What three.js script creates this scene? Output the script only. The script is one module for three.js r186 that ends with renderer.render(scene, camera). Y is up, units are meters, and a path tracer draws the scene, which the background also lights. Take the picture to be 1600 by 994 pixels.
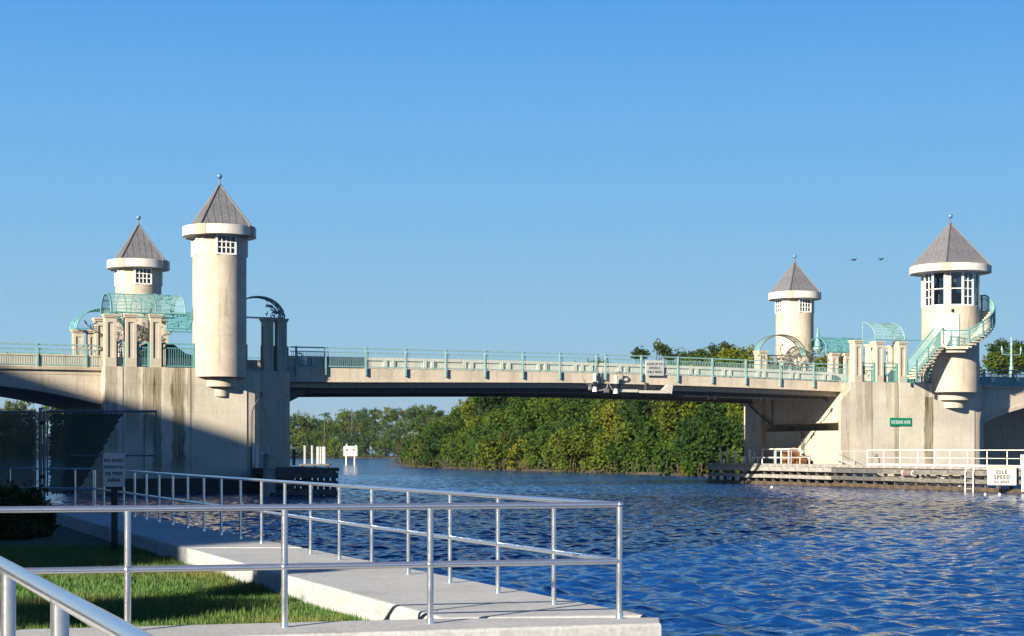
import * as THREE from 'three';
import { mergeGeometries } from 'three/addons/utils/BufferGeometryUtils.js';
import { RoundedBoxGeometry } from 'three/addons/geometries/RoundedBoxGeometry.js';

// ---------------------------------------------------------------- camera, sky, sun, exposure
const scene = new THREE.Scene();
const EYE = 3, F = 2600;                                   // eye height above datum; focal length in photo pixels
const camera = new THREE.PerspectiveCamera(2 * Math.atan(497 / F) * 180 / Math.PI, 1600 / 994, 0.5, 9000);
camera.position.set(0, EYE, 0);
camera.lookAt(0, EYE, -10);
camera.setViewOffset(1600, 994, 0, -206, 1600, 994);       // level camera, lens shifted up: horizon at 703 px
const renderer = new THREE.WebGLRenderer({ antialias: true });
renderer.shadowMap.enabled = true;
renderer.toneMapping = THREE.LinearToneMapping;
const EXPOSURE = 2.7;
renderer.toneMappingExposure = EXPOSURE;

const SUN_AZ = -38.5 * Math.PI / 180, SUN_EL = 19.5 * Math.PI / 180;
const sunDir = new THREE.Vector3(Math.sin(SUN_AZ) * Math.cos(SUN_EL), Math.sin(SUN_EL), Math.cos(SUN_AZ) * Math.cos(SUN_EL));
const sun = new THREE.DirectionalLight(new THREE.Color(1.0, 0.885, 0.72), 5);
sun.position.copy(sunDir).multiplyScalar(400);
sun.castShadow = true;
Object.assign(sun.shadow.camera, { left: -160, right: 160, top: 160, bottom: -160, near: 1, far: 900 });
sun.shadow.mapSize.set(4096, 4096);
sun.shadow.radius = 1.2;
scene.add(sun, sun.target);

{ // clear evening sky: gradient with elevation, a little paler toward the horizon and toward the sun
  const w = 256, h = 256, data = new Float32Array(w * h * 4);
  const stops = [[-90, .30, .45, .60], [0, .36, .51, .63], [1.5, .345, .52, .66], [4, .30, .545, .75], [9.5, .19, .475, .82], [15, .105, .365, .80], [18, .075, .29, .72], [25, .04, .185, .55], [45, .02, .08, .30], [90, .012, .05, .2]];
  const K = 1 / EXPOSURE;
  for (let j = 0; j < h; j++) {
    const el = ((j + 0.5) / h) * 180 - 90;
    let k = 0; while (k < stops.length - 2 && el > stops[k + 1][0]) k++;
    let t = Math.min(1, Math.max(0, (el - stops[k][0]) / (stops[k + 1][0] - stops[k][0])));
    for (let i = 0; i < w; i++) {
      const o = (j * w + i) * 4;
      for (let c = 0; c < 3; c++) data[o + c] = (stops[k][c + 1] * (1 - t) + stops[k + 1][c + 1] * t) * K;
      data[o + 3] = 1;
    }
  }
  const sky = new THREE.DataTexture(data, w, h, THREE.RGBAFormat, THREE.FloatType);
  sky.mapping = THREE.EquirectangularReflectionMapping;
  sky.magFilter = sky.minFilter = THREE.LinearFilter;
  sky.needsUpdate = true;
  scene.background = sky; scene.environment = sky;
}
scene.fog = new THREE.FogExp2(new THREE.Color(0.62, 0.74, 0.86), 0.00006);

// ---------------------------------------------------------------- helpers
const WATER = 0.55, WALK = 1.4, LAWN = 1.1;
const TH = 24.7 * Math.PI / 180, BU = [Math.cos(TH), -Math.sin(TH)], BN = [Math.sin(TH), Math.cos(TH)], BO = [-16.49, -93.8];
const B = (a, y, b) => new THREE.Vector3(BO[0] + a * BU[0] + b * BN[0], y, BO[1] + a * BU[1] + b * BN[1]);   // bridge axes to world
const V = (x, y, z) => new THREE.Vector3(x, y, z);
let seed = 12345;
const rnd = () => { seed = (seed * 1664525 + 1013904223) >>> 0; return seed / 4294967296; };
const rr = (a, b) => a + (b - a) * rnd();
const lerp = (a, b, t) => a + (b - a) * t;
const clamp = (x, a, b) => Math.min(b, Math.max(a, x));
const used = {};
const numbered = (n) => { const k = used[n] = (used[n] ?? -1) + 1; return k ? n + '_' + String(k).padStart(3, '0') : n; };
function tag(o, label, category, group, kind) {
  if (label) o.userData.label = label;
  if (category) o.userData.category = category;
  if (group) o.userData.group = group;
  if (kind) o.userData.kind = kind;
  return o;
}
function thing(name, label, category, at, turn = 0, group) {
  const o = new THREE.Group(); o.name = numbered(name); o.position.copy(at); o.rotation.y = turn; scene.add(o);
  return tag(o, label, category, group);
}
const bthing = (name, label, category, a, y, b, group) => thing(name, label, category, B(a, y, b), TH, group);
// merge geometries, give them uv in metres by the main direction each face points
function merged(list) {
  const gs = list.flat(Infinity).map((g) => {
    let n = g.index ? g.toNonIndexed() : g;
    for (const k of Object.keys(n.attributes)) if (!['position', 'normal', 'uv'].includes(k)) n.deleteAttribute(k);
    if (!n.attributes.uv) n.setAttribute('uv', new THREE.BufferAttribute(new Float32Array(n.attributes.position.count * 2), 2));
    return n;
  });
  return gs.length === 1 ? gs[0] : mergeGeometries(gs);
}
function metric(g) {
  const p = g.attributes.position, n = g.attributes.normal, uv = g.attributes.uv;
  for (let i = 0; i < p.count; i++) {
    const ax = Math.abs(n.getX(i)), ay = Math.abs(n.getY(i)), az = Math.abs(n.getZ(i));
    if (ay > ax && ay > az) uv.setXY(i, p.getX(i), p.getZ(i));
    else if (ax > az) uv.setXY(i, p.getZ(i), p.getY(i));
    else uv.setXY(i, p.getX(i), p.getY(i));
  }
  return g;
}
function mesh(name, list, mat, parent, opt = {}) {
  const g = merged(Array.isArray(list) ? list : [list]);
  if (!opt.keepUV) metric(g);
  const m = new THREE.Mesh(g, mat);
  m.name = parent === scene ? numbered(name) : name;
  m.castShadow = m.receiveShadow = true;
  if (opt.kind) m.userData.kind = opt.kind;
  if (opt.label) m.userData.label = opt.label;
  parent.add(m);
  return m;
}
const box = (w, h, d, x = 0, y = 0, z = 0, ry = 0) => { const g = new THREE.BoxGeometry(w, h, d); if (ry) g.rotateY(ry); return g.translate(x, y, z); };
const box2 = (x0, x1, y0, y1, z0, z1) => box(Math.abs(x1 - x0), Math.abs(y1 - y0), Math.abs(z1 - z0), (x0 + x1) / 2, (y0 + y1) / 2, (z0 + z1) / 2);
const rbox = (w, h, d, r, x, y, z) => new RoundedBoxGeometry(w, h, d, 2, r).translate(x, y, z);
const cyl = (r0, r1, h, x, y, z, seg = 12) => new THREE.CylinderGeometry(r1, r0, h, seg).translate(x, y + h / 2, z);
function bar(p, q, r, seg = 8) {                                  // round bar from p to q
  const d = q.clone().sub(p), g = new THREE.CylinderGeometry(r, r, d.length(), seg);
  g.applyQuaternion(new THREE.Quaternion().setFromUnitVectors(V(0, 1, 0), d.clone().normalize()));
  return g.translate((p.x + q.x) / 2, (p.y + q.y) / 2, (p.z + q.z) / 2);
}
function flat(p, q, w, h) {                                       // square bar from p to q, w across, h high
  const d = q.clone().sub(p), L = d.length(), g = new THREE.BoxGeometry(w, h, L);
  const m = new THREE.Matrix4().lookAt(p, q, V(0, 1, 0)); g.applyMatrix4(m);
  return g.translate((p.x + q.x) / 2, (p.y + q.y) / 2, (p.z + q.z) / 2);
}
const tube = (pts, r, n = 24, seg = 8) => new THREE.TubeGeometry(new THREE.CatmullRomCurve3(pts), n, r, seg, false);
function plan(pts, y0, y1) {                                      // polygon of (x, z) raised from y0 to y1
  const s = new THREE.Shape(pts.map(([x, z]) => new THREE.Vector2(x, -z)));
  return new THREE.ExtrudeGeometry(s, { depth: y1 - y0, bevelEnabled: false }).rotateX(-Math.PI / 2).translate(0, y0, 0);
}
function side(pts, z0, z1) {                                      // polygon of (x, y) drawn out from z0 to z1
  const s = new THREE.Shape(pts.map(([x, y]) => new THREE.Vector2(x, y)));
  return new THREE.ExtrudeGeometry(s, { depth: z1 - z0, bevelEnabled: false }).translate(0, 0, z0);
}
function sector(r0, r1, t0, t1, y0, y1, n = 10) {                 // ring piece; angle 0 looks along +z, grows toward +x
  const s = new THREE.Shape(), P = (r, t) => new THREE.Vector2(r * Math.sin(t), -r * Math.cos(t));
  const pts = [];
  for (let i = 0; i <= n; i++) pts.push(P(r1, lerp(t0, t1, i / n)));
  for (let i = n; i >= 0; i--) pts.push(P(r0, lerp(t0, t1, i / n)));
  s.setFromPoints(pts);
  return new THREE.ExtrudeGeometry(s, { depth: y1 - y0, bevelEnabled: false, curveSegments: 1 }).rotateX(-Math.PI / 2).translate(0, y0, 0);
}

// ---------------------------------------------------------------- noise and textures
const hash = (x, y, s) => { let h = (Math.imul(x, 374761393) + Math.imul(y, 668265263) + Math.imul(s, 974634777)) | 0; h = Math.imul(h ^ (h >>> 13), 1274126177); h ^= h >>> 16; return (h >>> 0) / 4294967296; };
function vnoise(x, y, per, s) {
  const xi = Math.floor(x), yi = Math.floor(y), fx = x - xi, fy = y - yi, m = (v) => ((v % per) + per) % per;
  const u = fx * fx * (3 - 2 * fx), v = fy * fy * (3 - 2 * fy);
  return lerp(lerp(hash(m(xi), m(yi), s), hash(m(xi + 1), m(yi), s), u), lerp(hash(m(xi), m(yi + 1), s), hash(m(xi + 1), m(yi + 1), s), u), v);
}
function fbm(u, v, per, oct, s) { let a = 0, w = 0.5, t = 0; for (let o = 0; o < oct; o++) { a += w * vnoise(u * per, v * per, per, s + o); t += w; w *= 0.5; per *= 2; } return a / t; }
function makeTex(w, h, f, srgb, repeatX, repeatY) {
  const d = new Uint8Array(w * h * 4);
  for (let j = 0; j < h; j++) for (let i = 0; i < w; i++) {
    const c = f(i / w, j / h), o = (j * w + i) * 4;
    if (typeof c === 'number') d[o] = d[o + 1] = d[o + 2] = clamp(c, 0, 1) * 255; else for (let k = 0; k < 3; k++) d[o + k] = clamp(c[k], 0, 1) * 255;
    d[o + 3] = 255;
  }
  const t = new THREE.DataTexture(d, w, h, THREE.RGBAFormat);
  t.wrapS = t.wrapT = THREE.RepeatWrapping; t.magFilter = THREE.LinearFilter; t.minFilter = THREE.LinearMipmapLinearFilter; t.generateMipmaps = true;
  if (srgb) t.colorSpace = THREE.SRGBColorSpace;
  if (repeatX) t.repeat.set(1 / repeatX, 1 / (repeatY ?? repeatX));
  t.needsUpdate = true;
  return t;
}
const RGB = (r, g, b) => new THREE.Color().setRGB(r, g, b);
function mat(c, rough = 0.8, o = {}) { return new THREE.MeshStandardMaterial({ color: c.isColor ? c : RGB(...c), roughness: rough, ...o }); }

const concreteTex = makeTex(512, 512, (u, v) => {
  const n = fbm(u, v, 4, 5, 11), m = fbm(u, v, 48, 2, 31), st = fbm(u * 1, v * 0.12, 32, 3, 77);
  const k = 0.86 + 0.16 * (n - 0.5) + 0.07 * (m - 0.5) - 0.16 * Math.max(0, st - 0.56) * 2;
  return [k, k * (0.992 - 0.015 * n), k * (0.975 - 0.03 * st)];
}, true, 6, 6);
const concreteBump = makeTex(256, 256, (u, v) => 0.5 * fbm(u, v, 16, 4, 5) + 0.5 * fbm(u, v, 64, 2, 9), false, 2, 2);
const slabTex = makeTex(1024, 1024, (u, v) => {
  let k = 0.88 + 0.11 * (fbm(u, v, 4, 5, 3) - 0.5) + 0.14 * (fbm(u, v, 128, 2, 8) - 0.5) + 0.05 * (fbm(u * 0.1, v, 200, 2, 18) - 0.5);
  const st = fbm(u, v, 7, 4, 44); if (st > 0.66) k -= 0.035 * Math.min(1, (st - 0.64) * 22);
  const cr = Math.abs(fbm(u, v, 3, 4, 91) - 0.5); if (cr < 0.0025 && fbm(u, v, 3, 2, 17) > 0.5) k -= 0.14;
  if (vnoise(u * 220, v * 220, 220, 6) > 0.93) k -= 0.1;
  return [k, k, k * 0.98];
}, true, 4, 4);
const woodTex = makeTex(256, 256, (u, v) => { const k = 0.72 + 0.4 * (fbm(u * 0.15, v, 64, 3, 19) - 0.5) + 0.35 * (fbm(u, v, 6, 4, 23) - 0.5); return [k, k * 0.985, k * 0.96]; }, true, 1.6, 1.6);
const metalTex = makeTex(256, 256, (u, v) => { const k = 0.82 + 0.25 * (fbm(u, v, 8, 4, 61) - 0.5) + 0.12 * (fbm(u, v, 60, 2, 63) - 0.5); return [k, k, k]; }, true, 1, 1);

// stained pier fronts: streaks that run down below the columns and joints, at metres along the face
function pierTex(x0, x1, y0, y1, streaks, s) {
  return makeTex(1024, 512, (u, v) => {
    const x = lerp(x0, x1, u), y = lerp(y0, y1, v);
    let k = 0.9 + 0.16 * (fbm(u, v, 6, 5, s) - 0.5) + 0.06 * (fbm(u, v, 90, 2, s + 9) - 0.5), brown = 0;
    const fine = fbm(u, v * 0.06, 150, 3, s + 4);
    k -= 0.2 * Math.max(0, fine - 0.58);
    for (const [c, w, y00, y11, d] of streaks) {
      const wob = 0.25 * w * (fbm(0.3 + c * 0.01, v, 14, 3, s + 20) - 0.5) * 2, q = Math.abs(x - c - wob) / (w * (0.75 + 0.6 * fbm(0.7 + c * 0.013, v, 10, 3, s + 40)));
      if (q < 1 && y > y00 && y < y11) {
        const e = Math.min(1, (1 - q) * 3.2) * Math.min(1, (y - y00) / 1.2) * (0.5 + 0.9 * fine);
        k -= 0.5 * d * e; brown += 0.55 * d * e;
      }
    }
    for (const yj of [3.2, 5.1, 6.6]) if (Math.abs(y - yj - 0.02 * fbm(u, 0.5, 40, 2, s)) < 0.012) k -= 0.06;
    return [k, k - 0.05 * brown, k - 0.22 * brown - 0.01];
  }, true);
}

const CREAM = [0.585, 0.535, 0.445];
const M = {
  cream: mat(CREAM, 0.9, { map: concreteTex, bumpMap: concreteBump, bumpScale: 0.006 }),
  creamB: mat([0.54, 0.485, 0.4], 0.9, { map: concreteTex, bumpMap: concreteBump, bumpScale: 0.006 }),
  fascia: mat([0.6, 0.555, 0.46], 0.85, { map: concreteTex }),
  barrier: mat([0.66, 0.645, 0.6], 0.85, { map: concreteTex }),
  white: mat([0.78, 0.775, 0.75], 0.6, { map: concreteTex }),
  block: mat([0.47, 0.42, 0.335], 0.85, { map: concreteTex }),
  roof: mat([0.175, 0.18, 0.195], 0.65, { map: metalTex }),
  seam: mat([0.07, 0.07, 0.075], 0.6),
  trimWhite: mat([0.62, 0.62, 0.6], 0.5),
  glassDark: new THREE.MeshPhysicalMaterial({ color: RGB(0.012, 0.015, 0.02), roughness: 0.04, specularIntensity: 1 }),
  glass: new THREE.MeshPhysicalMaterial({ color: RGB(0.55, 0.6, 0.62), roughness: 0.02, transmission: 1, thickness: 0 }),
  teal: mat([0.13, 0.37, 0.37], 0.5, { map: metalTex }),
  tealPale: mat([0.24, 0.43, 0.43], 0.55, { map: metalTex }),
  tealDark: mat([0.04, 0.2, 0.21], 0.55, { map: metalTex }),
  steelDark: mat([0.1, 0.1, 0.105], 0.6, { map: metalTex }),
  steelGrey: mat([0.2, 0.2, 0.2], 0.6, { map: metalTex }),
  ball: mat([0.1, 0.22, 0.36], 0.3, { metalness: 0.3 }),
  slab: mat([0.43, 0.445, 0.46], 0.9, { map: slabTex, bumpMap: concreteBump, bumpScale: 0.004 }),
  slabSide: mat([0.42, 0.41, 0.37], 0.95, { map: concreteTex, bumpMap: concreteBump, bumpScale: 0.006 }),
  alu: mat([0.62, 0.63, 0.65], 0.34, { metalness: 0.9, roughnessMap: metalTex }),
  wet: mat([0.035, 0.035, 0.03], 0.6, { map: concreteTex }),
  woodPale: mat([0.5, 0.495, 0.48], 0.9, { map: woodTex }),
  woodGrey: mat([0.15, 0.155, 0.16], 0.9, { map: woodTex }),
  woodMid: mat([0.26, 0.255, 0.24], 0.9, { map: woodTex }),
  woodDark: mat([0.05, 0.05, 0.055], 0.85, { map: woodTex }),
  woodWet: mat([0.13, 0.095, 0.06], 0.75, { map: woodTex }),
  rail: mat([0.6, 0.59, 0.54], 0.5),
  railGrey: mat([0.42, 0.43, 0.42], 0.5),
  rust: mat([0.3, 0.12, 0.04], 0.9, { map: woodTex }),
  black: mat([0.012, 0.012, 0.014], 0.6),
  fencePipe: mat([0.1, 0.13, 0.16], 0.5, { metalness: 0.4 }),
  slat: mat([0.012, 0.035, 0.022], 0.7),
  bronze: mat([0.1, 0.1, 0.085], 0.6),
};

// signs: text drawn onto a plate
function signMat(w, h, paint, rough = 0.5) {
  const c = document.createElement('canvas'); c.width = w; c.height = h;
  paint(c.getContext('2d'), w, h);
  const t = new THREE.CanvasTexture(c); t.colorSpace = THREE.SRGBColorSpace; t.magFilter = THREE.LinearFilter; t.needsUpdate = true;
  return new THREE.MeshStandardMaterial({ color: RGB(0.5, 0.5, 0.5), map: t, roughness: rough });
}
function lines(ctx, w, list, color) {
  ctx.fillStyle = color; ctx.textAlign = 'center'; ctx.textBaseline = 'middle';
  for (const [s, y, size, x] of list) { ctx.font = 'bold ' + size + 'px sans-serif'; ctx.fillText(s, x ?? w / 2, y); ctx.strokeStyle = color; ctx.lineWidth = size * 0.05; ctx.strokeText(s, x ?? w / 2, y); }
}
function face(name, w, h, material, parent, x, y, z) {            // printed front of a plate
  return mesh(name, new THREE.PlaneGeometry(w, h).translate(x, y, z), material, parent, { keepUV: true });
}

// ---------------------------------------------------------------- water
const waves = [];
{
  seed = 777;
  for (let i = 0; i < 60; i++) {
    const L = 0.33 * Math.pow(5, Math.pow(i / 59, 1.35)), k = 2 * Math.PI / L, th = (rnd() + rnd() + rnd() - 1.5) * 1.7 + 1.45;
    waves.push({ L, kx: k * Math.cos(th), kz: k * Math.sin(th), A: 0.0047 * Math.pow(L, 0.9) * rr(0.7, 1.3), ph: rr(0, 6.28) });
  }
}
{
  const xs = [], zs = [];
  for (let x = 0, s = 0.105; x < 4500; x += s) { xs.push(x); if (x > 16) s *= 1.03; }
  const cols = xs.slice(1).map((x) => -x).reverse().concat(xs);
  for (let d = 22, s = 0; d < 7000; d += s) { zs.push(d); s = d < 165 ? 0.0027 * d : 0.05 * d; }
  zs.unshift(-200, -60, 0, 14, 20);
  const nx = cols.length, nz = zs.length, pos = new Float32Array(nx * nz * 3), nor = new Float32Array(nx * nz * 3), uv = new Float32Array(nx * nz * 2), idx = [];
  for (let j = 0; j < nz; j++) for (let i = 0; i < nx; i++) {
    const x = cols[i], z = -zs[j], o = j * nx + i;
    const step = Math.max(0.105, Math.abs(x) > 16 ? 0.105 + (Math.abs(x) - 16) * 0.03 : 0, Math.abs(zs[j]) * 0.0027);
    let y = 0, gx = 0, gz = 0;
    if (zs[j] > 15 && zs[j] < 400) {
      const patch = 0.75 + 0.5 * vnoise(x * 0.07 + 900, z * 0.035 + 900, 4096, 5);
      for (const w of waves) {
        const f = clamp((w.L / step - 2.2) / 2, 0, 1) * patch; if (f <= 0) continue;
        const p = w.kx * x + w.kz * z + w.ph, s = Math.sin(p), A = w.A * f;
        y += A * (s - 0.25 * Math.cos(2 * p)); const c = A * (Math.cos(p) + 0.5 * Math.sin(2 * p)); gx += c * w.kx; gz += c * w.kz;
      }
    }
    pos.set([x, WATER + y, z], o * 3);
    const l = Math.hypot(gx, 1, gz); nor.set([-gx / l, 1 / l, -gz / l], o * 3);
    uv.set([x, z], o * 2);
  }
  for (let j = 0; j < nz - 1; j++) for (let i = 0; i < nx - 1; i++) { const a = j * nx + i, b = a + 1, c = a + nx, d = c + 1; idx.push(a, b, c, b, d, c); }
  const g = new THREE.BufferGeometry();
  g.setAttribute('position', new THREE.BufferAttribute(pos, 3)); g.setAttribute('normal', new THREE.BufferAttribute(nor, 3)); g.setAttribute('uv', new THREE.BufferAttribute(uv, 2)); g.setIndex(idx);
  // fine ripples: a tile of many short waves, each fitted to the tile so that it repeats without a seam
  const T = 6, rip = []; seed = 99;
  for (let i = 0; i < 60; i++) { const L = rr(0.16, 0.9), th = 1.5 + (rnd() + rnd() - 1) * 2.0; rip.push([Math.round(T / L * Math.cos(th)), Math.round(T / L * Math.sin(th)), L, rr(0, 6.28)]); }
  const ripple = makeTex(512, 512, (u, v) => { let s = 0; for (const [a, b, L, p] of rip) s += L * Math.sin(2 * Math.PI * (a * u + b * v) + p); return 0.5 + s * 0.07; }, false, T, T);
  const m = new THREE.MeshPhysicalMaterial({ color: RGB(0.003, 0.034, 0.14), roughness: 0.1, ior: 1.33, bumpMap: ripple, bumpScale: 0.07 });
  const water = new THREE.Mesh(g, m); water.name = 'water'; water.receiveShadow = true; scene.add(water);
  tag(water, 'choppy deep blue water of the channel under the bridge', null, null, 'structure');
}

// ---------------------------------------------------------------- towers
function windowUnit(parent, w, h, cols, rows, r, ang, y, glass, deep = 0.1) {
  const W = new THREE.Group(); W.name = 'window'; parent.add(W); W.position.set(r * Math.sin(ang), y, r * Math.cos(ang)); W.rotation.y = ang;
  const t = 0.085, fr = [box(w, t, deep, 0, t / 2, 0), box(w, t, deep, 0, h - t / 2, 0), box(t, h - 2 * t, deep, -w / 2 + t / 2, h / 2, 0), box(t, h - 2 * t, deep, w / 2 - t / 2, h / 2, 0)];
  mesh('frame', fr, M.trimWhite, W);
  const mu = [];
  for (let i = 1; i < cols; i++) mu.push(box(0.055, h - 2 * t, deep * 0.6, -w / 2 + t + (w - 2 * t) * i / cols, h / 2, -0.01));
  for (let j = 1; j < rows; j++) mu.push(box(w - 2 * t, 0.055, deep * 0.5, 0, t + (h - 2 * t) * j / rows, -0.012));
  if (mu.length) mesh('mullion', mu, M.trimWhite, W);
  mesh('pane', box(w - 2 * t, h - 2 * t, 0.012, 0, h / 2, -deep * 0.35), glass, W);
  return W;
}
function roofParts(t, R, yE, yA, yBall, rBall) {
  // four flat slopes with standing seams, square in plan and set on the axes of the bridge
  const c = R, cor = (k) => { const a = Math.PI / 4 + k * Math.PI / 2; return V(c * Math.sin(a), yE, c * Math.cos(a)); }, ap = V(0, yA, 0);
  for (let k = 0; k < 4; k++) {
    const p = cor(k), q = cor(k + 1), g = new THREE.BufferGeometry();
    const lo = V(0, yE - 0.02, 0), v = [];
    const tri = (a, b, d) => v.push(...a.toArray(), ...b.toArray(), ...d.toArray());
    tri(p, q, ap); tri(q, p, lo);
    g.setAttribute('position', new THREE.Float32BufferAttribute(v, 3)); g.computeVertexNormals();
    const slope = mesh('roof_slope', g, M.roof, t);
    const seams = [], n = 7, nrm = q.clone().sub(p).cross(ap.clone().sub(p)).normalize().multiplyScalar(0.012);
    for (let i = 1; i < n; i++) { const f = i / n, base = p.clone().lerp(q, f), top = f < 0.5 ? p.clone().lerp(ap, 2 * f) : q.clone().lerp(ap, 2 * (1 - f)); const m0 = p.clone().lerp(q, 0.5).sub(base); const d = ap.clone().sub(p.clone().lerp(q, 0.5)); const s = Math.min(1, f < 0.5 ? 2 * f : 2 * (1 - f)); seams.push(flat(base.clone().add(nrm), base.clone().add(d.multiplyScalar(s * 0.99)).add(nrm), 0.02, 0.02)); void top; void m0; }
    mesh('seam', seams, M.roof, slope);
    mesh('hip', flat(p.clone().add(V(0, 0.03, 0)), ap.clone().add(V(0, 0.0, 0)), 0.07, 0.07), M.seam, t);
  }
  const fin = mesh('finial', [new THREE.CylinderGeometry(0.02, 0.05, yBall - yA, 8).translate(0, (yA + yBall) / 2, 0), cyl(0.13, 0.06, 0.12, 0, yA - 0.08, 0)], M.roof, t);
  mesh('ball', new THREE.SphereGeometry(rBall, 16, 12).translate(0, yBall, 0), M.ball, fin);
}
function eaves(t, r, R, y0, y1) {
  // curved white bands between four plain corner blocks
  const bw = 0.3 / R;
  for (let k = 0; k < 4; k++) {
    const a = Math.PI / 4 + k * Math.PI / 2;
    mesh('eave_band', sector(r - 0.1, R, a + bw, a + Math.PI / 2 - bw, y0, y1, 16), M.white, t);
    mesh('corner_block', sector(r - 0.1, R + 0.035, a - bw, a + bw, y0 - 0.03, y1 + 0.02, 4), M.block, t);
  }
}
function makeTower(label, group) {
  const t = thing('bridge_tower', label, 'tower', B(0, 0, 0), TH, group), r = 1.5, h0 = 13.86, h1 = 14.96;
  mesh('shaft', [cyl(r, r, h0 - 7.08, 0, 7.08, 0, 48), ...[9.35, 11.9].map((y) => cyl(r + 0.012, r + 0.012, 0.03, 0, y, 0, 48))], M.cream, t);
  const g = 0.385;
  for (let k = 0; k < 4; k++) {
    const a = k * Math.PI / 2;
    mesh('window_pier', sector(r - 0.28, r, a + g, a + Math.PI / 2 - g, h0, h1, 10), M.cream, t);
    windowUnit(t, 2 * r * Math.sin(g) + 0.02, h1 - h0, 4, 3, r * Math.cos(g) + 0.045, a, h0, M.glassDark, 0.1);
  }
  mesh('floor', cyl(r - 0.02, r - 0.02, 0.02, 0, h0, 0, 24), M.black, t);
  mesh('corbel', cyl(0.97, 0.99, 0.53, 0, 6.54, 0, 40), M.cream, t);
  mesh('corbel', cyl(0.6, 0.62, 0.53, 0, 6.0, 0, 32), M.cream, t);
  eaves(t, r, 2.05, 14.97, 15.5);
  roofParts(t, 2.0, 15.53, 17.97, 18.42, 0.15);
  return t;
}
const tLN = makeTower('tall plain round tower nearest the camera, left of the channel in front of the railing', 'plain round bridge towers');
const copyTower = (a, b, y, label) => { const c = tLN.clone(); c.name = numbered('bridge_tower'); c.position.copy(B(a, y, b)); c.userData.label = label; scene.add(c); return c; };
copyTower(-0.55, -18.8, 0.02, 'round tower at far left, rising behind the green arched canopies of the left pier');
copyTower(51.7, -19, 0.0, 'slender round tower behind the right pier, with two birds flying on its right');

{ // control tower
  const t = bthing('control_tower', 'wide round bridge control tower on the right with big windows, white door and spiral stair', 'tower', 51.6, 0, 0), r = 1.95, h0 = 12.86, h1 = 15.2;
  mesh('shaft', [cyl(r, r, 10.0 - 6.95, 0, 6.95, 0, 56), sector(r - 0.3, r, -0.42, Math.PI * 2 - 0.9, 10.0, 12.25, 60), cyl(r, r, h0 - 12.25, 0, 12.25, 0, 56)], M.cream, t);
  // door in the wall, facing the landing
  const da = -0.66;
  mesh('door_wall', sector(r - 0.3, r - 0.02, -0.9, -0.42, 10.0, 12.25, 6), M.cream, t);
  const door = new THREE.Group(); door.name = 'door'; door.position.set((r - 0.02) * Math.sin(da), 10.03, (r - 0.02) * Math.cos(da)); door.rotation.y = da; t.add(door);
  mesh('door_leaf', box(0.92, 2.12, 0.06, 0, 1.06, 0.02), M.trimWhite, door);
  mesh('door_frame', [box(0.07, 2.2, 0.09, -0.5, 1.1, 0.01), box(0.07, 2.2, 0.09, 0.5, 1.1, 0.01), box(1.07, 0.07, 0.09, 0, 2.2, 0.01)], M.white, door);
  mesh('handle', box(0.04, 0.12, 0.07, 0.36, 1.0, 0.06), M.steelGrey, door);
  mesh('wall_lamp', [box(0.12, 0.2, 0.14, (r + 0.05) * Math.sin(da + 0.05), 12.5, (r + 0.05) * Math.cos(da + 0.05))], M.black, t);
  const seg = 0.47;
  for (let k = 0; k < 4; k++) {
    const a = k * Math.PI / 2, pw = Math.PI / 4 - 1.5 * seg;
    mesh('window_pier', sector(r - 0.2, r + 0.01, a + Math.PI / 4 - pw, a + Math.PI / 4 + pw, h0, h1, 4), M.cream, t);
    for (let s = -1; s <= 1; s++) windowUnit(t, 2 * r * Math.sin(seg / 2) - 0.005, h1 - h0, s ? 1 : 2, s ? 2 : 4, r * Math.cos(seg / 2) - 0.05, a + s * seg, h0, M.glass, 0.1);
  }
  mesh('floor', cyl(r - 0.1, r - 0.1, 0.05, 0, h0 + 0.01, 0, 24), M.steelGrey, t);
  mesh('ceiling', cyl(r + 0.3, r + 0.3, 0.04, 0, h1 + 0.02, 0, 32), M.barrier, t);
  mesh('console', [box(1.2, 0.9, 0.5, 0.2, h0 + 0.5, 0.6), box(0.5, 0.4, 0.1, -0.3, h0 + 1.2, 0.7), box(0.4, 1.5, 0.4, -0.9, h0 + 0.8, -0.6)], M.steelDark, t);
  mesh('blind', box(0.6, 0.55, 0.02, 0.0, h1 - 0.85, r - 0.35), M.white, t); mesh('blind', box(0.7, 0.7, 0.02, -0.95, h1 - 0.4, r - 0.75, -0.5), M.white, t);
  mesh('corbel', cyl(1.36, 1.38, 0.52, 0, 6.42, 0, 40), M.cream, t);
  mesh('corbel', cyl(0.98, 1.0, 0.52, 0, 5.89, 0, 36), M.cream, t);
  eaves(t, r, 2.72, 15.21, 15.7);
  roofParts(t, 2.66, 15.73, 18.75, 19.2, 0.17);
}

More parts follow.
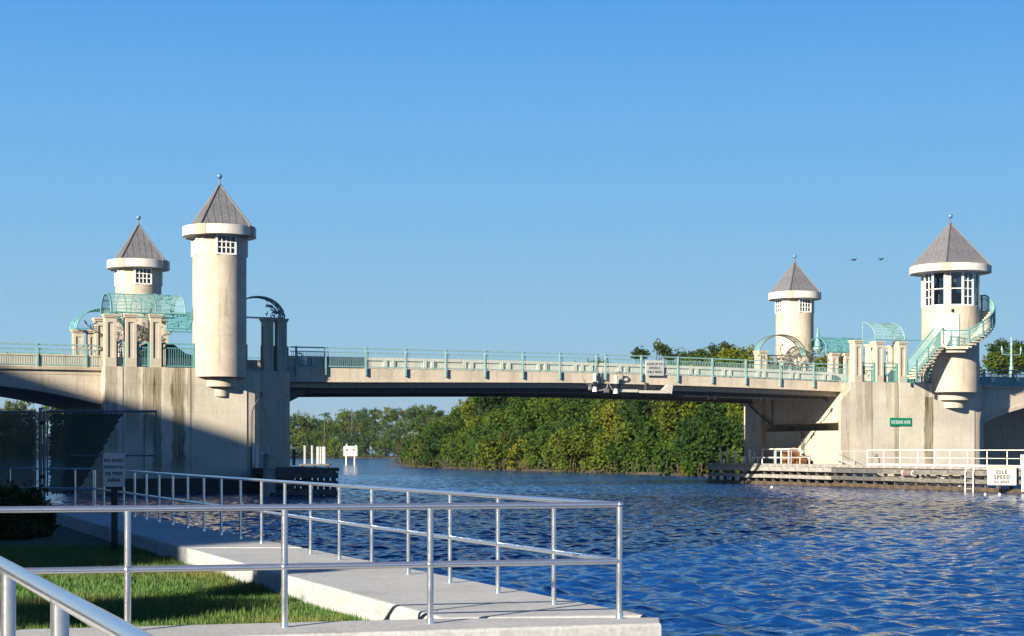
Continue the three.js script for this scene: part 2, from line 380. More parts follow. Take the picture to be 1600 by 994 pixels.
// ---------------------------------------------------------------- piers
const streaksL = [[-6.15, 0.35, 2, 7.6, 0.3], [-5.0, 0.45, 3.6, 7.6, 0.32], [-4.1, 0.35, 3, 7.6, 0.4], [-3.62, 0.25, 1, 7.6, 0.5], [-2.45, 0.42, 1.4, 7.6, 0.62], [-1.75, 0.25, 4.5, 7.6, 0.3], [-3.0, 0.3, 5, 7.6, 0.2]];
const streaksR = [[43.6, 0.3, 3.5, 7.6, 0.16], [44.35, 0.4, 4.0, 7.6, 0.26], [46.7, 0.25, 1.5, 7.6, 0.34], [46.0, 0.3, 5, 7.6, 0.16], [49.35, 0.42, 1.2, 6.6, 0.52], [49.2, 0.22, 5.0, 7.6, 0.4], [48.4, 0.3, 5.6, 7.6, 0.14]];
function pier(name, label, plans, front, grooves, tex, streakRange, a0) {
  const t = bthing(name, label, 'bridge pier', a0, 0, 0), L = (a) => a - a0;
  const front0 = front[0], front1 = front[1], mt = mat(CREAM, 0.9, { map: tex, bumpMap: concreteBump, bumpScale: 0.005 });
  mesh('body', plans.map(([pts, y0, y1]) => plan(pts.map(([a, b]) => [L(a), b]), y0, y1)), M.cream, t);
  // panels of the front face, set proud with open joints between them
  const edges = [front0, ...grooves, front1];
  for (let i = 0; i < edges.length - 1; i++) {
    const x0 = edges[i] + (i ? 0.025 : 0), x1 = edges[i + 1] - (i < edges.length - 2 ? 0.025 : 0);
    const g = merged([box2(L(x0), L(x1), 1.2, 7.56, 0.4, 0.45 + (i % 2 ? 0.0 : 0.03))]); metric(g);
    const uv = g.attributes.uv; for (let k = 0; k < uv.count; k++) uv.setXY(k, (uv.getX(k) + a0 - streakRange[0]) / (streakRange[1] - streakRange[0]), (uv.getY(k) + 0.5) / 8.5);
    mesh('wall_panel', g, mt, t, { keepUV: true });
  }
  return t;
}
const pl = pier('bridge_pier', 'massive stained concrete pier left of the channel, its lower half in shadow', [
  [[[-6.5, 0.4], [1.5, 0.4], [1.95, 0.33], [2.25, 0.1], [2.42, -0.25], [2.45, -1.15], [4.25, -1.15], [4.5, -1.3], [4.6, -1.6], [4.6, -17.6], [2.4, -18], [2.2, -19.4], [-4.6, -19.4], [-4.6, -12.4], [-6.5, -12.4]], -1, 7.5]],
  [-6.5, 1.45], [-5.5, -4.35, -1.75], pierTex(-6.5, 1.5, -0.5, 8, streaksL, 200), [-6.5, 1.5], 0);
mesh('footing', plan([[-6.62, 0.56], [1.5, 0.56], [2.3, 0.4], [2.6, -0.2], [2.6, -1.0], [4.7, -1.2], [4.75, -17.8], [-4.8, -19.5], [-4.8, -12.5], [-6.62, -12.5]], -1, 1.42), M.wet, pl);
mesh('conduit', tube([V(1.72, 0.8, 0.5), V(1.72, 4.8, 0.5), V(1.74, 5.15, 0.5), V(2.1, 5.75, 0.3), V(2.55, 6.1, -0.2), V(2.62, 6.3, -0.9)], 0.045, 30), M.steelDark, pl);
const pr = pier('bridge_pier', 'sunlit cream concrete pier right of the channel, carrying a green street sign', [
  [[[42.04, 0.4], [53.4, 0.4], [53.95, 0.3], [54.35, 0.0], [54.5, -0.4], [54.5, -0.8], [55.2, -0.8], [55.2, -19.4], [47.2, -19.4], [47.2, -13.4], [45.5, -13.2], [45.5, -1.9], [43.6, -1.9]], -1, 6.3],
  [[[42.8, 0.4], [53.4, 0.4], [53.95, 0.3], [54.35, 0.0], [54.5, -0.4], [54.5, -0.8], [55.2, -0.8], [55.2, -19.4], [47.2, -19.4], [47.2, -13.4], [46.5, -13.2], [46.5, -1.9], [43.9, -1.9]], 6.3, 7.48]],
  [42.8, 53.35], [44.62, 46.9, 49.72], pierTex(42, 53.5, -0.5, 8, streaksR, 300), [42, 53.5], 50);
mesh('chamfer', side([[-7.96, 1.2], [-7.2, 1.2], [-7.2, 7.0], [-7.96, 6.3]], 0.3, 0.478), M.cream, pr);
mesh('channel_wall', [box2(-6.2, -4.4, 4.85, 7.1, -11.2, -1.9), box2(-6.2, -4.4, 1.0, 4.32, -11.2, -1.9)], M.cream, pr);
mesh('ledge', [box2(-6.3, -4.4, 4.86, 4.98, -11.1, -2.2)], M.creamB, pr);
mesh('pier_leg', box2(-6.6, -4.4, 0.9, 7.0, -13.3, -11.21), M.cream, pr);
mesh('strut', [flat(V(-6.75, 6.35, -12.6), V(-6.4, 4.85, -10.2), 0.12, 0.14), bar(V(-6.4, 4.7, -10.0), V(-6.4, 6.9, -10.0), 0.05), bar(V(-6.33, 3.0, -6.4), V(-6.33, 4.4, -6.4), 0.03), bar(V(-6.33, 2.4, -6.15), V(-6.33, 4.3, -6.15), 0.03)], M.steelDark, pr);
mesh('conduit', tube([V(3.72, 2.0, 0.5), V(3.72, 4.9, 0.5), V(3.76, 5.2, 0.5), V(4.15, 5.75, 0.2), V(4.5, 5.98, -0.3)], 0.05, 30), M.steelDark, pr);
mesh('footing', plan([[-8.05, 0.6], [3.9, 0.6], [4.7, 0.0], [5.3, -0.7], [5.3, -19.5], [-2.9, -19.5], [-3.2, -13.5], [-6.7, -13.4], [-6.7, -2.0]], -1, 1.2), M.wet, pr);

// ---------------------------------------------------------------- bascule leaves
const topY = (a) => 7.9 - (a > 22 ? 0.28 * ((a - 22) / 22.3) ** 2 : 0.04 * ((22 - a) / 17) ** 2);
const botY = (a) => topY(a) - 0.82 + 0.2 * clamp((a - 8) / 15, 0, 1);
function run(a0, a1, n, lo, hi, z0, z1, a00) {                    // long member that follows the camber
  const pts = [];
  for (let i = 0; i <= n; i++) { const a = lerp(a0, a1, i / n); pts.push([a - a00, lo(a)]); }
  for (let i = n; i >= 0; i--) { const a = lerp(a0, a1, i / n); pts.push([a - a00, hi(a)]); }
  return side(pts, z0, z1);
}
const BF = -1.9, BB = -14.2;                                       // near and far edge of the deck
function leaf(label, a0, a1, posts, haunchAt) {
  const t = bthing('bascule_leaf', label, 'bridge span', a0, 0, 0, 'bascule leaves'), n = 14, k = (o) => (a) => topY(a) + o, q = (o) => (a) => botY(a) + o;
  mesh('fascia_girder', [run(a0, a1, n, botY, topY, BF - 0.3, BF, a0), run(a0, a1, n, q(-0.04), q(0.05), BF - 0.4, BF + 0.05, a0)], M.fascia, t);
  mesh('fascia_girder', run(a0, a1, n, botY, topY, BB, BB + 0.3, a0), M.fascia, t);
  mesh('deck_slab', run(a0, a1, n, k(-0.32), k(-0.06), BB + 0.3, BF - 0.3, a0), M.steelGrey, t);
  const dp = (a) => { const e = haunchAt < 20 ? a - a0 : a1 - a; return botY(a) - 0.56 - 0.8 * clamp(1 - e / 1.6, 0, 1) * (haunchAt < 20 ? 1 : 0.0); };
  for (const z of [-3.6, -12.4]) mesh('main_girder', [run(a0, a1, 40, dp, k(-0.33), z - 0.06, z + 0.06, a0), run(a0, a1, 40, (a) => dp(a) - 0.06, dp, z - 0.28, z + 0.28, a0)], M.steelGrey, t);
  const fb = []; for (let a = a0 + 1.2; a < a1 - 0.5; a += 2.6) fb.push(box2(a - a0 - 0.06, a - a0 + 0.06, botY(a) - 0.4, topY(a) - 0.33, BB + 0.3, -3.7));
  mesh('floor_beam', fb, M.steelGrey, t);
  mesh('edge_stringer', run(a0, a1, n, q(-0.36), q(-0.04), BF - 0.62, BF - 0.5, a0), M.creamB, t);
  mesh('stringer', [-5.5, -7.4, -9.2, -11, -13.3].map((z) => run(a0, a1, n, q(-0.02), k(-0.33), z - 0.05, z + 0.05, a0)), M.steelGrey, t);
  for (const z of [-3.5, -12.9]) {                                // concrete traffic barriers with posts and slots
    const w = z > -5 ? 0.22 : -0.22, bb = [run(a0, a1, n, k(0.0), k(0.16), z - 0.15, z + 0.15, a0), run(a0, a1, n, k(0.56), k(0.74), z - 0.15, z + 0.15, a0), run(a0, a1, n, k(0.16), k(0.56), z - 0.06, z + 0.06, a0)];
    for (const p of posts) for (const o of [-0.75, -0.25]) if (p + o > a0 && p + o < a1) bb.push(box2(p + o - 0.1 - a0, p + o + 0.1 - a0, topY(p) + 0.05, topY(p) + 0.6, z - w * 0.8, z + w * 0.8));
    mesh('traffic_barrier', bb, M.barrier, t);
  }
  return t;
}
const PA = [5.05, 6.85, 9.38, 11.92, 14.55, 17.16, 19.73, 22.31, 24.9, 25.55, 28.16, 30.88, 33.5, 36.08, 38.81, 41.5, 44.2];
const leafL = leaf('left half of the lifting span, its left end in tower shadow', 4.65, 25.2, PA.filter((a) => a < 25.2), 0);
const leafR = leaf('right half of the lifting span, beside the right pier', 25.24, 44.3, PA.filter((a) => a > 25.2), 40);
mesh('service_pipe', [bar(V(3.0, 6.55, -2.2), V(17.3, 6.35, -2.2), 0.045), ...[3.4, 8.2, 8.7, 12.3, 12.8, 17].map((x) => box(0.16, 0.22, 0.16, x, 6.52 - 0.01 * x, -2.2))], M.black, leafR);

function railing(name, label, a0, a1, z, posts, base, up, material, group, drop = 0.45, pickets = true) {
  const t = bthing(name, label, 'railing', a0, 0, 0, group), n = 16, k = (o) => (a) => base(a) + o;
  for (const p of posts) mesh('post', [box2(p - a0 - 0.05, p - a0 + 0.05, base(p) - drop, base(p) + up + 0.02, z - 0.03, z + 0.1)], material, t);
  mesh('top_rail', run(a0, a1, n, k(up - 0.07), k(up), z - 0.05, z + 0.05, a0), material, t);
  mesh('rail', run(a0, a1, n, k(up - 0.3), k(up - 0.25), z - 0.025, z + 0.025, a0), material, t);
  mesh('rail', run(a0, a1, n, k(0.04), k(0.1), z - 0.025, z + 0.025, a0), material, t);
  if (pickets) {
    const ps = []; for (let a = a0 + 0.08; a < a1; a += 0.125) ps.push(box2(a - a0 - 0.015, a - a0 + 0.015, base(a) + 0.1, base(a) + up - 0.3, z - 0.011, z + 0.011));
    mesh('picket', ps, material, t, { kind: 'stuff' });
  }
  return t;
}
const RG = 'teal railings along the bridge';
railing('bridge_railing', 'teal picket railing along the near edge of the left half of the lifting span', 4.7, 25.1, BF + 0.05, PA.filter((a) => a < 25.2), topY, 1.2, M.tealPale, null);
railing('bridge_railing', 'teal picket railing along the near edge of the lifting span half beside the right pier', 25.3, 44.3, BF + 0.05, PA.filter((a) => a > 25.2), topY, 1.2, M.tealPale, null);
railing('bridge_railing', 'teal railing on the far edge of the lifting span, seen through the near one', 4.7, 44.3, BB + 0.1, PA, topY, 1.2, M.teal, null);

// ---------------------------------------------------------------- approach spans
function approach(name, label, a0, a1, arch, z0, z1, base, endRail) {
  const t = bthing(name, label, 'bridge span', a0, 0, 0), L = a1 - a0, lo = (a) => arch(a), up = (o) => (a) => Math.min(arch(a) + o, 7.2);
  mesh('spandrel', run(a0, a1, 24, lo, () => 7.34, z0 - 0.5, z0, a0), M.cream, t);
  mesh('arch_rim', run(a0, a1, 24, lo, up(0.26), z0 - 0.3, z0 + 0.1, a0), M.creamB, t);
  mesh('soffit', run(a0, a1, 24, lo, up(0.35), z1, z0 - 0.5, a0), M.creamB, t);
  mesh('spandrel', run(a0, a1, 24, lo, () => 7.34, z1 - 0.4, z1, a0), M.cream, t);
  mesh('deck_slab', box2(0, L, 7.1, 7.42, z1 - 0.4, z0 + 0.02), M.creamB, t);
  mesh('cornice', [box2(0, L, 7.36, 7.52, z0 - 0.3, z0 + 0.16)], M.block, t);
  mesh('parapet', [box2(0, L, 7.5, 8.15, z0 - 0.35, z0 - 0.12), box2(0, L, 8.12, 8.2, z0 - 0.4, z0 - 0.08)], base, t);
  mesh('parapet', box2(0, L, 7.4, 8.2, z1 - 0.3, z1 - 0.05), M.cream, t);
  return t;
}
approach('approach_span', 'arched concrete approach span left of the left pier, mostly in shadow', -26, -6.5, (a) => 6.58 - 0.0152 * (a + 15) ** 2, -0.5, -12.6, M.cream);
approach('approach_span', 'dark arched approach span at the right edge beyond the control tower', 55.2, 76, (a) => 6.55 - 0.021 * (a - 64) ** 2, -0.9, -13.5, M.teal);
{
  const ps = []; for (let a = -25.5; a < -6.6; a += 2.6) ps.push(a);
  railing('bridge_railing', 'thin teal railing on the parapet of the left approach span', -26, -6.6, -0.62, ps, () => 7.56, 1.2, M.tealPale, null, 0.05);
  railing('bridge_railing', 'thin teal railing along the far side of the left approach span', -26, -6.6, -12.75, ps, () => 8.2, 0.75, M.teal, null, 0.05);
  const qs = []; for (let a = 55.5; a < 76; a += 2.6) qs.push(a);
  railing('bridge_railing', 'dark teal railing on the right approach span beside the street lamp', 55.3, 76, -1.1, qs, () => 7.6, 1.1, M.teal, null, 0.05);
}
{  // added wall: closes the see-through arch so its inside reads dark
  const w = bthing('arch_closing_wall', 'added wall closing off the right approach arch so that it stays dark', 'wall', 55.3, 0, 0); w.userData.kind = 'structure';
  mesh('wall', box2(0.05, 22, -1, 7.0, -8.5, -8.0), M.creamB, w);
}
{ // decks on the piers with their barriers
  const d = bthing('pier_deck', 'sidewalk and roadway slab on top of the left pier behind its columns', 'bridge deck', 0, 0, 0);
  mesh('slab', [box2(-6.45, 2.3, 7.5, 7.56, -12.3, 0.38), box2(2.3, 4.5, 7.5, 7.56, -17.5, -1.2), box2(-4.5, 2.3, 7.5, 7.56, -19.3, -12.3)], M.slab, d);
  mesh('traffic_barrier', [box2(-6.45, 4.5, 7.56, 8.3, -3.6, -3.38), box2(-6.45, 4.5, 7.56, 8.3, -13.1, -12.9)], M.barrier, d);
  const e = bthing('pier_deck', 'sidewalk and roadway slab on top of the right pier behind its columns', 'bridge deck', 50, 0, 0);
  mesh('slab', box2(-5.5, 5.1, 7.48, 7.54, -19.3, 0.38), M.slab, e);
  mesh('traffic_barrier', [box2(-5.5, 5.1, 7.54, 8.3, -4.0, -3.78), box2(-5.5, 5.1, 7.54, 8.3, -13.1, -12.9)], M.barrier, e);
}

// ---------------------------------------------------------------- columns and arched canopies on the piers
function columnParts(t, x, z, y0, y1, s = 0.6) {
  const c = new THREE.Group(); c.name = 'column'; c.position.set(x, 0, z); t.add(c);
  const h = s / 2, w = 0.15;
  mesh('shaft', [box2(-h + 0.06, h - 0.06, y0, y1 - 0.18, -h + 0.06, h - 0.06),
    ...[[-1, -1], [-1, 1], [1, -1], [1, 1]].map(([i, j]) => box(w, y1 - 0.2 - y0, w, i * (h - w / 2), (y0 + y1 - 0.2) / 2, j * (h - w / 2))),
    box2(-h + 0.003, h - 0.003, y1 - 0.45, y1 - 0.19, -h + 0.003, h - 0.003), box2(-h + 0.003, h - 0.003, y0, y0 + 0.5, -h + 0.003, h - 0.003)], M.fascia, c);
  mesh('capital', [box(s + 0.1, 0.1, s + 0.1, 0, y1 - 0.14, 0), box(s + 0.18, 0.1, s + 0.18, 0, y1 - 0.05, 0)], M.fascia, c);
  return c;
}
const leafShape = (s) => { const g = new THREE.Shape(); g.moveTo(0, 0); g.quadraticCurveTo(s * 0.32, s * 0.35, 0, s); g.quadraticCurveTo(-s * 0.32, s * 0.35, 0, 0); return new THREE.ExtrudeGeometry(g, { depth: 0.012, bevelEnabled: false, curveSegments: 4 }); };
const meshTex = makeTex(128, 128, (u, v) => ((u * 16) % 1 < 0.2 || (v * 16) % 1 < 0.2) ? 1 : 0.0, false, 1, 1);
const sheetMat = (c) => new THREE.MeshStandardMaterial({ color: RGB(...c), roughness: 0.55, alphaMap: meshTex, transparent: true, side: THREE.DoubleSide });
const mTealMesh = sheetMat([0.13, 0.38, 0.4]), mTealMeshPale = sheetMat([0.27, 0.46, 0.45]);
// half barrel along x from x0 to x1, springing at z0 and z1 at height y, with ribs, tie rails, a mesh skin and cut metal leaves on part of it
function vault(t, x0, x1, z0, z1, y, rise, skin, leafFrom, leafTo, turn, frameMat = M.teal, quarter = false) {
  const v = new THREE.Group(); v.name = 'canopy'; t.add(v);
  if (turn) { v.rotation.y = turn.a; v.position.set(turn.x, 0, turn.z); }
  const zc = (z0 + z1) / 2, hw = Math.abs(z1 - z0) / 2, P = quarter ? (x, th, e = 0) => V(x, y + (rise + e) * Math.sin((Math.PI - th) / 2), z1 - (z1 - z0) * (1 - Math.cos((Math.PI - th) / 2)) + e * 0.6)
    : (x, th, e = 0) => V(x, y + (rise + e) * Math.sin(th), zc + (hw + e) * Math.cos(th));
  const nr = Math.max(2, Math.round((x1 - x0) / 0.9));
  for (let i = 0; i <= nr; i++) { const x = lerp(x0, x1, i / nr), pts = []; for (let k = 0; k <= 16; k++) pts.push(P(x, Math.PI * k / 16)); mesh('rib', tube(pts, i === 0 || i === nr ? 0.045 : 0.03, 24, 6), frameMat, v); }
  const long = []; for (let k = 0; k <= 8; k++) long.push(bar(P(x0, Math.PI * k / 8), P(x1, Math.PI * k / 8), k === 0 || k === 8 ? 0.045 : 0.02, 6));
  long.push(bar(V(x0, y, z0), V(x0, y, z1), 0.025, 6), bar(V(x1, y, z0), V(x1, y, z1), 0.025, 6));
  if (quarter) for (const x of [x0, x1]) long.push(bar(V(x, y, z0), V(x, y + rise, z0), 0.03, 6));
  mesh('purlin', long, frameMat, v);
  const pos = [], uv = [], idx = [], NX = 8, NT = 20;
  for (let i = 0; i <= NX; i++) for (let k = 0; k <= NT; k++) { const p = P(lerp(x0, x1, i / NX), Math.PI * k / NT, 0.012); pos.push(p.x, p.y, p.z); uv.push(p.x, k * 0.16); }
  for (let i = 0; i < NX; i++) for (let k = 0; k < NT; k++) { const a = i * (NT + 1) + k, b = a + 1, c = a + NT + 1, d = c + 1; idx.push(a, c, b, b, c, d); }
  const g = new THREE.BufferGeometry(); g.setAttribute('position', new THREE.Float32BufferAttribute(pos, 3)); g.setAttribute('uv', new THREE.Float32BufferAttribute(uv, 2)); g.setIndex(idx); g.computeVertexNormals();
  mesh('mesh_skin', g, skin, v, { keepUV: true });
  if (leafTo > leafFrom) {
    const lv = [], n = Math.round((leafTo - leafFrom) * 34);
    for (let i = 0; i < n; i++) {
      const x = rr(leafFrom + 0.1, leafTo - 0.1), th = rr(0.08, Math.PI - 0.08), p = P(x, th, 0.03), l = leafShape(rr(0.22, 0.42));
      const nrm = quarter ? V(0, Math.sin((Math.PI - th) / 2), Math.cos((Math.PI - th) / 2)).normalize() : V(0, Math.sin(th) / rise, Math.cos(th) / hw).normalize();
      l.rotateZ(rr(0, 6.28)); l.applyQuaternion(new THREE.Quaternion().setFromUnitVectors(V(0, 0, 1), nrm)); l.translate(p.x, p.y, p.z); lv.push(l);
    }
    mesh('cut_leaf', lv, frameMat === M.bronze ? M.teal : frameMat, v, { kind: 'stuff' });
  }
  return v;
}
function vine(t, at, n, spread, h, s, m) {                          // twisted metal vine with leaves
  const st = [], lv = [];
  for (let i = 0; i < n; i++) {
    const pts = [at.clone()]; let p = at.clone(), d = V(rr(-1, 1) * spread, 1, rr(-0.3, 0.3));
    for (let k = 0; k < 6; k++) { d.add(V(rr(-0.8, 0.8) * spread, rr(-0.5, 0.3), rr(-0.3, 0.3))); p = p.clone().add(d.clone().normalize().multiplyScalar(h / 6)); pts.push(p); const l = leafShape(s * rr(0.7, 1.4)); l.rotateZ(rr(0, 6.28)); l.rotateY(rr(-0.7, 0.7)); l.translate(p.x, p.y, p.z); lv.push(l); }
    st.push(tube(pts, 0.03, 14, 5));
  }
  const a = mesh('vine_stem', st, m, t); mesh('vine_leaf', lv, m, a, { kind: 'stuff' });
}
seed = 4242;
{
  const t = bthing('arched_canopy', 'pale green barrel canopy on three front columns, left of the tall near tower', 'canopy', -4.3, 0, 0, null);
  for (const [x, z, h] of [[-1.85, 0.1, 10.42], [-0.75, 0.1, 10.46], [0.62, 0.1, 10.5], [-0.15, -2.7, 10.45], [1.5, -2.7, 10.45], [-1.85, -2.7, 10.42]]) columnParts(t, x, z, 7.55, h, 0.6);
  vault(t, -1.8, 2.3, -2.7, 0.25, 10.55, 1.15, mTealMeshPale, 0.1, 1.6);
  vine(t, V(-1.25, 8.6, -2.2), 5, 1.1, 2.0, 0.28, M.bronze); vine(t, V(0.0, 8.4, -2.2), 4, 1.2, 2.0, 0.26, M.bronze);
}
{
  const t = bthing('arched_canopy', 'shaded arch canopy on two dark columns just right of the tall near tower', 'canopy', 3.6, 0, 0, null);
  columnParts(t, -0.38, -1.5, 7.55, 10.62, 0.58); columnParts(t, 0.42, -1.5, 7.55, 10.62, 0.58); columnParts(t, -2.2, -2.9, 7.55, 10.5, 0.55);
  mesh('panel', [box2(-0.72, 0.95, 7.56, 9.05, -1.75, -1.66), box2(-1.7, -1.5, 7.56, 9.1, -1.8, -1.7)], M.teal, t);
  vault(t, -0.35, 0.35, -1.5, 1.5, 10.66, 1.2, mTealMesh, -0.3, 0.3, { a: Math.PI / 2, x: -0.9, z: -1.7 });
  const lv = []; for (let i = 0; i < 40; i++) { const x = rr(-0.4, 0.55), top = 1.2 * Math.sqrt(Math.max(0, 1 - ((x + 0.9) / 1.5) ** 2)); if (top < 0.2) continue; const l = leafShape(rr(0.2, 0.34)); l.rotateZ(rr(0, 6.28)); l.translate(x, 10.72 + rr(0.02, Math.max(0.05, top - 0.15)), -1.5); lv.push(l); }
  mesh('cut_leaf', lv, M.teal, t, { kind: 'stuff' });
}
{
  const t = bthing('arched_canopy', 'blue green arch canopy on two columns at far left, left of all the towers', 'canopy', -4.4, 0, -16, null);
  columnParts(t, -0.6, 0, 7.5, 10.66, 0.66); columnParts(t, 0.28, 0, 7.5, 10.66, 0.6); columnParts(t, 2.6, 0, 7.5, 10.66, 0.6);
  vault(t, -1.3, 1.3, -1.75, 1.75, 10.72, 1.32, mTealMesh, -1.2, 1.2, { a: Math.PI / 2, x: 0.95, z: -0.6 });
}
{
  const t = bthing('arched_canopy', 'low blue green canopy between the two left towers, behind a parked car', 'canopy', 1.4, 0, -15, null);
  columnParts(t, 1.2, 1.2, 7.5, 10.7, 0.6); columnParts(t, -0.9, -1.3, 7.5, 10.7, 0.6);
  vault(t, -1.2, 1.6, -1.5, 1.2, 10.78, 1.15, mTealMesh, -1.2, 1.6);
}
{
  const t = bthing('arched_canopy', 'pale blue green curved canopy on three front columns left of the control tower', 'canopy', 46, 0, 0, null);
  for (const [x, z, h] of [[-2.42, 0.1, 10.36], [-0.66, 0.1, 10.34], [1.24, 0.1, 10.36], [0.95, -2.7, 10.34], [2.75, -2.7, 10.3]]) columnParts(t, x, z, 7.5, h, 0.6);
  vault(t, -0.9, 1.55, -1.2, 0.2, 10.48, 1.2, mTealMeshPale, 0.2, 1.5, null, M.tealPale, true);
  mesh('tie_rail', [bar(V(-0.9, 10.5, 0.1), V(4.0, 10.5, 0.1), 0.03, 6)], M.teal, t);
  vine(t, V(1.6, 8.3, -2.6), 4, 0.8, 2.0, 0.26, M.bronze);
}
{
  const t = bthing('arched_canopy', 'leaf patterned green canopy on far columns between the two right towers', 'canopy', 54.8, 0, -16, null);
  for (const [x, z] of [[-1.7, 0.2], [-0.45, 0.2], [1.9, 0.2]]) columnParts(t, x, z, 7.5, 10.58, 0.62);
  vault(t, -2.4, 2.1, -2.2, 0.3, 10.66, 1.2, mTealMesh, -2.3, 1.5);
}
{
  const t = bthing('arched_canopy', 'open metal arch with sculpted vines in front of the slender right tower', 'canopy', 48.2, 0, -16, null);
  columnParts(t, -1.65, 0, 7.5, 10.6, 0.7); columnParts(t, 1.0, -0.8, 7.5, 10.2, 0.8); columnParts(t, 2.6, 0, 7.5, 9.6, 0.7);
  vault(t, -0.4, 0.4, -2.15, 2.15, 10.3, 1.6, mTealMesh, -0.3, -0.3, { a: Math.PI / 2, x: 0.35, z: -0.4 }, M.bronze);
  vine(t, V(-0.2, 8.9, 0.2), 7, 1.1, 2.2, 0.34, M.bronze); vine(t, V(1.4, 8.9, 0.3), 6, 1.0, 2.0, 0.34, M.bronze); vine(t, V(2.7, 9.2, 0.2), 4, 0.8, 1.8, 0.3, M.bronze);
}
{
  const t = bthing('wall_lantern', 'teal pointed lantern on a bracket on the slender right tower', 'lantern', 52.6, 0, -17.1);
  mesh('shade', [new THREE.CylinderGeometry(0.06, 0.32, 1.3, 8).translate(0, 11.8, 0), cyl(0.1, 0.02, 0.25, 0, 12.45, 0, 8)], M.teal, t);
  mesh('base', [cyl(0.4, 0.4, 0.14, 0, 10.95, 0, 10), cyl(0.12, 0.38, 0.4, 0, 10.55, 0, 10), box2(-0.06, 0.06, 10.9, 11.0, -0.6, 0)], M.tealPale, t);
}
// railings between the front columns
const pierRail = (label, a0, a1, z, base, up, m, posts) => railing('pier_railing', label, a0, a1, z, posts ?? [a0 + 0.06, a1 - 0.06], () => base, up, m, null, 0);
pierRail('teal railing panel between the first and second columns left of the near tower', -5.85, -5.32, 0.2, 7.58, 1.35, M.teal);
pierRail('teal railing panel between the second and third columns left of the near tower', -4.7, -3.98, 0.2, 7.58, 1.35, M.teal);
pierRail('wide teal railing panel touching the left side of the tall near tower', -3.36, -1.48, 0.2, 7.58, 1.35, M.teal);
pierRail('teal railing panel between the first and second columns of the right pier', 43.92, 45.0, 0.2, 7.53, 1.35, M.teal);
pierRail('teal railing panel between the second and third columns of the right pier', 45.68, 46.9, 0.2, 7.53, 1.35, M.teal);
pierRail('dark teal railing panel at the foot of the spiral stair', 47.6, 49.75, 0.2, 7.53, 1.1, M.teal);
{ // car on the left pier
  const t = bthing('parked_car', 'dark green car with a red tail lamp on the left pier, seen through teal railings', 'car', -1.9, 7.57, -5.2);
  const prof = [[-2.3, 0.32], [-2.28, 0.9], [-2.05, 1.02], [-1.6, 1.5], [-1.1, 1.62], [0.3, 1.6], [1.05, 1.05], [2.0, 0.92], [2.25, 0.7], [2.28, 0.3]];
  const paint = new THREE.MeshPhysicalMaterial({ color: RGB(0.012, 0.06, 0.06), roughness: 0.35, clearcoat: 1, clearcoatRoughness: 0.05 });
  mesh('body', side(prof, -0.88, 0.88), paint, t);
  mesh('window', [side([[-1.5, 1.08], [-1.32, 1.46], [-0.35, 1.5], [-0.35, 1.08]], 0.87, 0.895), side([[-0.25, 1.08], [-0.25, 1.5], [0.25, 1.49], [0.85, 1.08]], 0.87, 0.895)], M.glassDark, t);
  mesh('rear_window', flat(V(-2.0, 1.08, 0), V(-1.66, 1.46, 0), 1.4, 0.03), M.glassDark, t);
  for (const z of [-0.62, 0.62]) mesh('tail_lamp', box(0.06, 0.22, 0.42, -2.29, 0.82, z), mat([0.5, 0.015, 0.01], 0.25), t);
  for (const [x, z] of [[-1.4, 0.8], [1.4, 0.8], [-1.4, -0.8], [1.4, -0.8]]) { const w = mesh('wheel', new THREE.CylinderGeometry(0.33, 0.33, 0.2, 20).rotateX(Math.PI / 2).translate(x, 0.33, z), M.black, t); mesh('rim', new THREE.CylinderGeometry(0.2, 0.2, 0.21, 12).rotateX(Math.PI / 2).translate(x, 0.33, z), M.alu, w); }
  mesh('door_handle', [box(0.18, 0.03, 0.03, -0.55, 1.0, 0.89), box(0.18, 0.03, 0.03, 0.45, 1.0, 0.89)], M.alu, t);
}

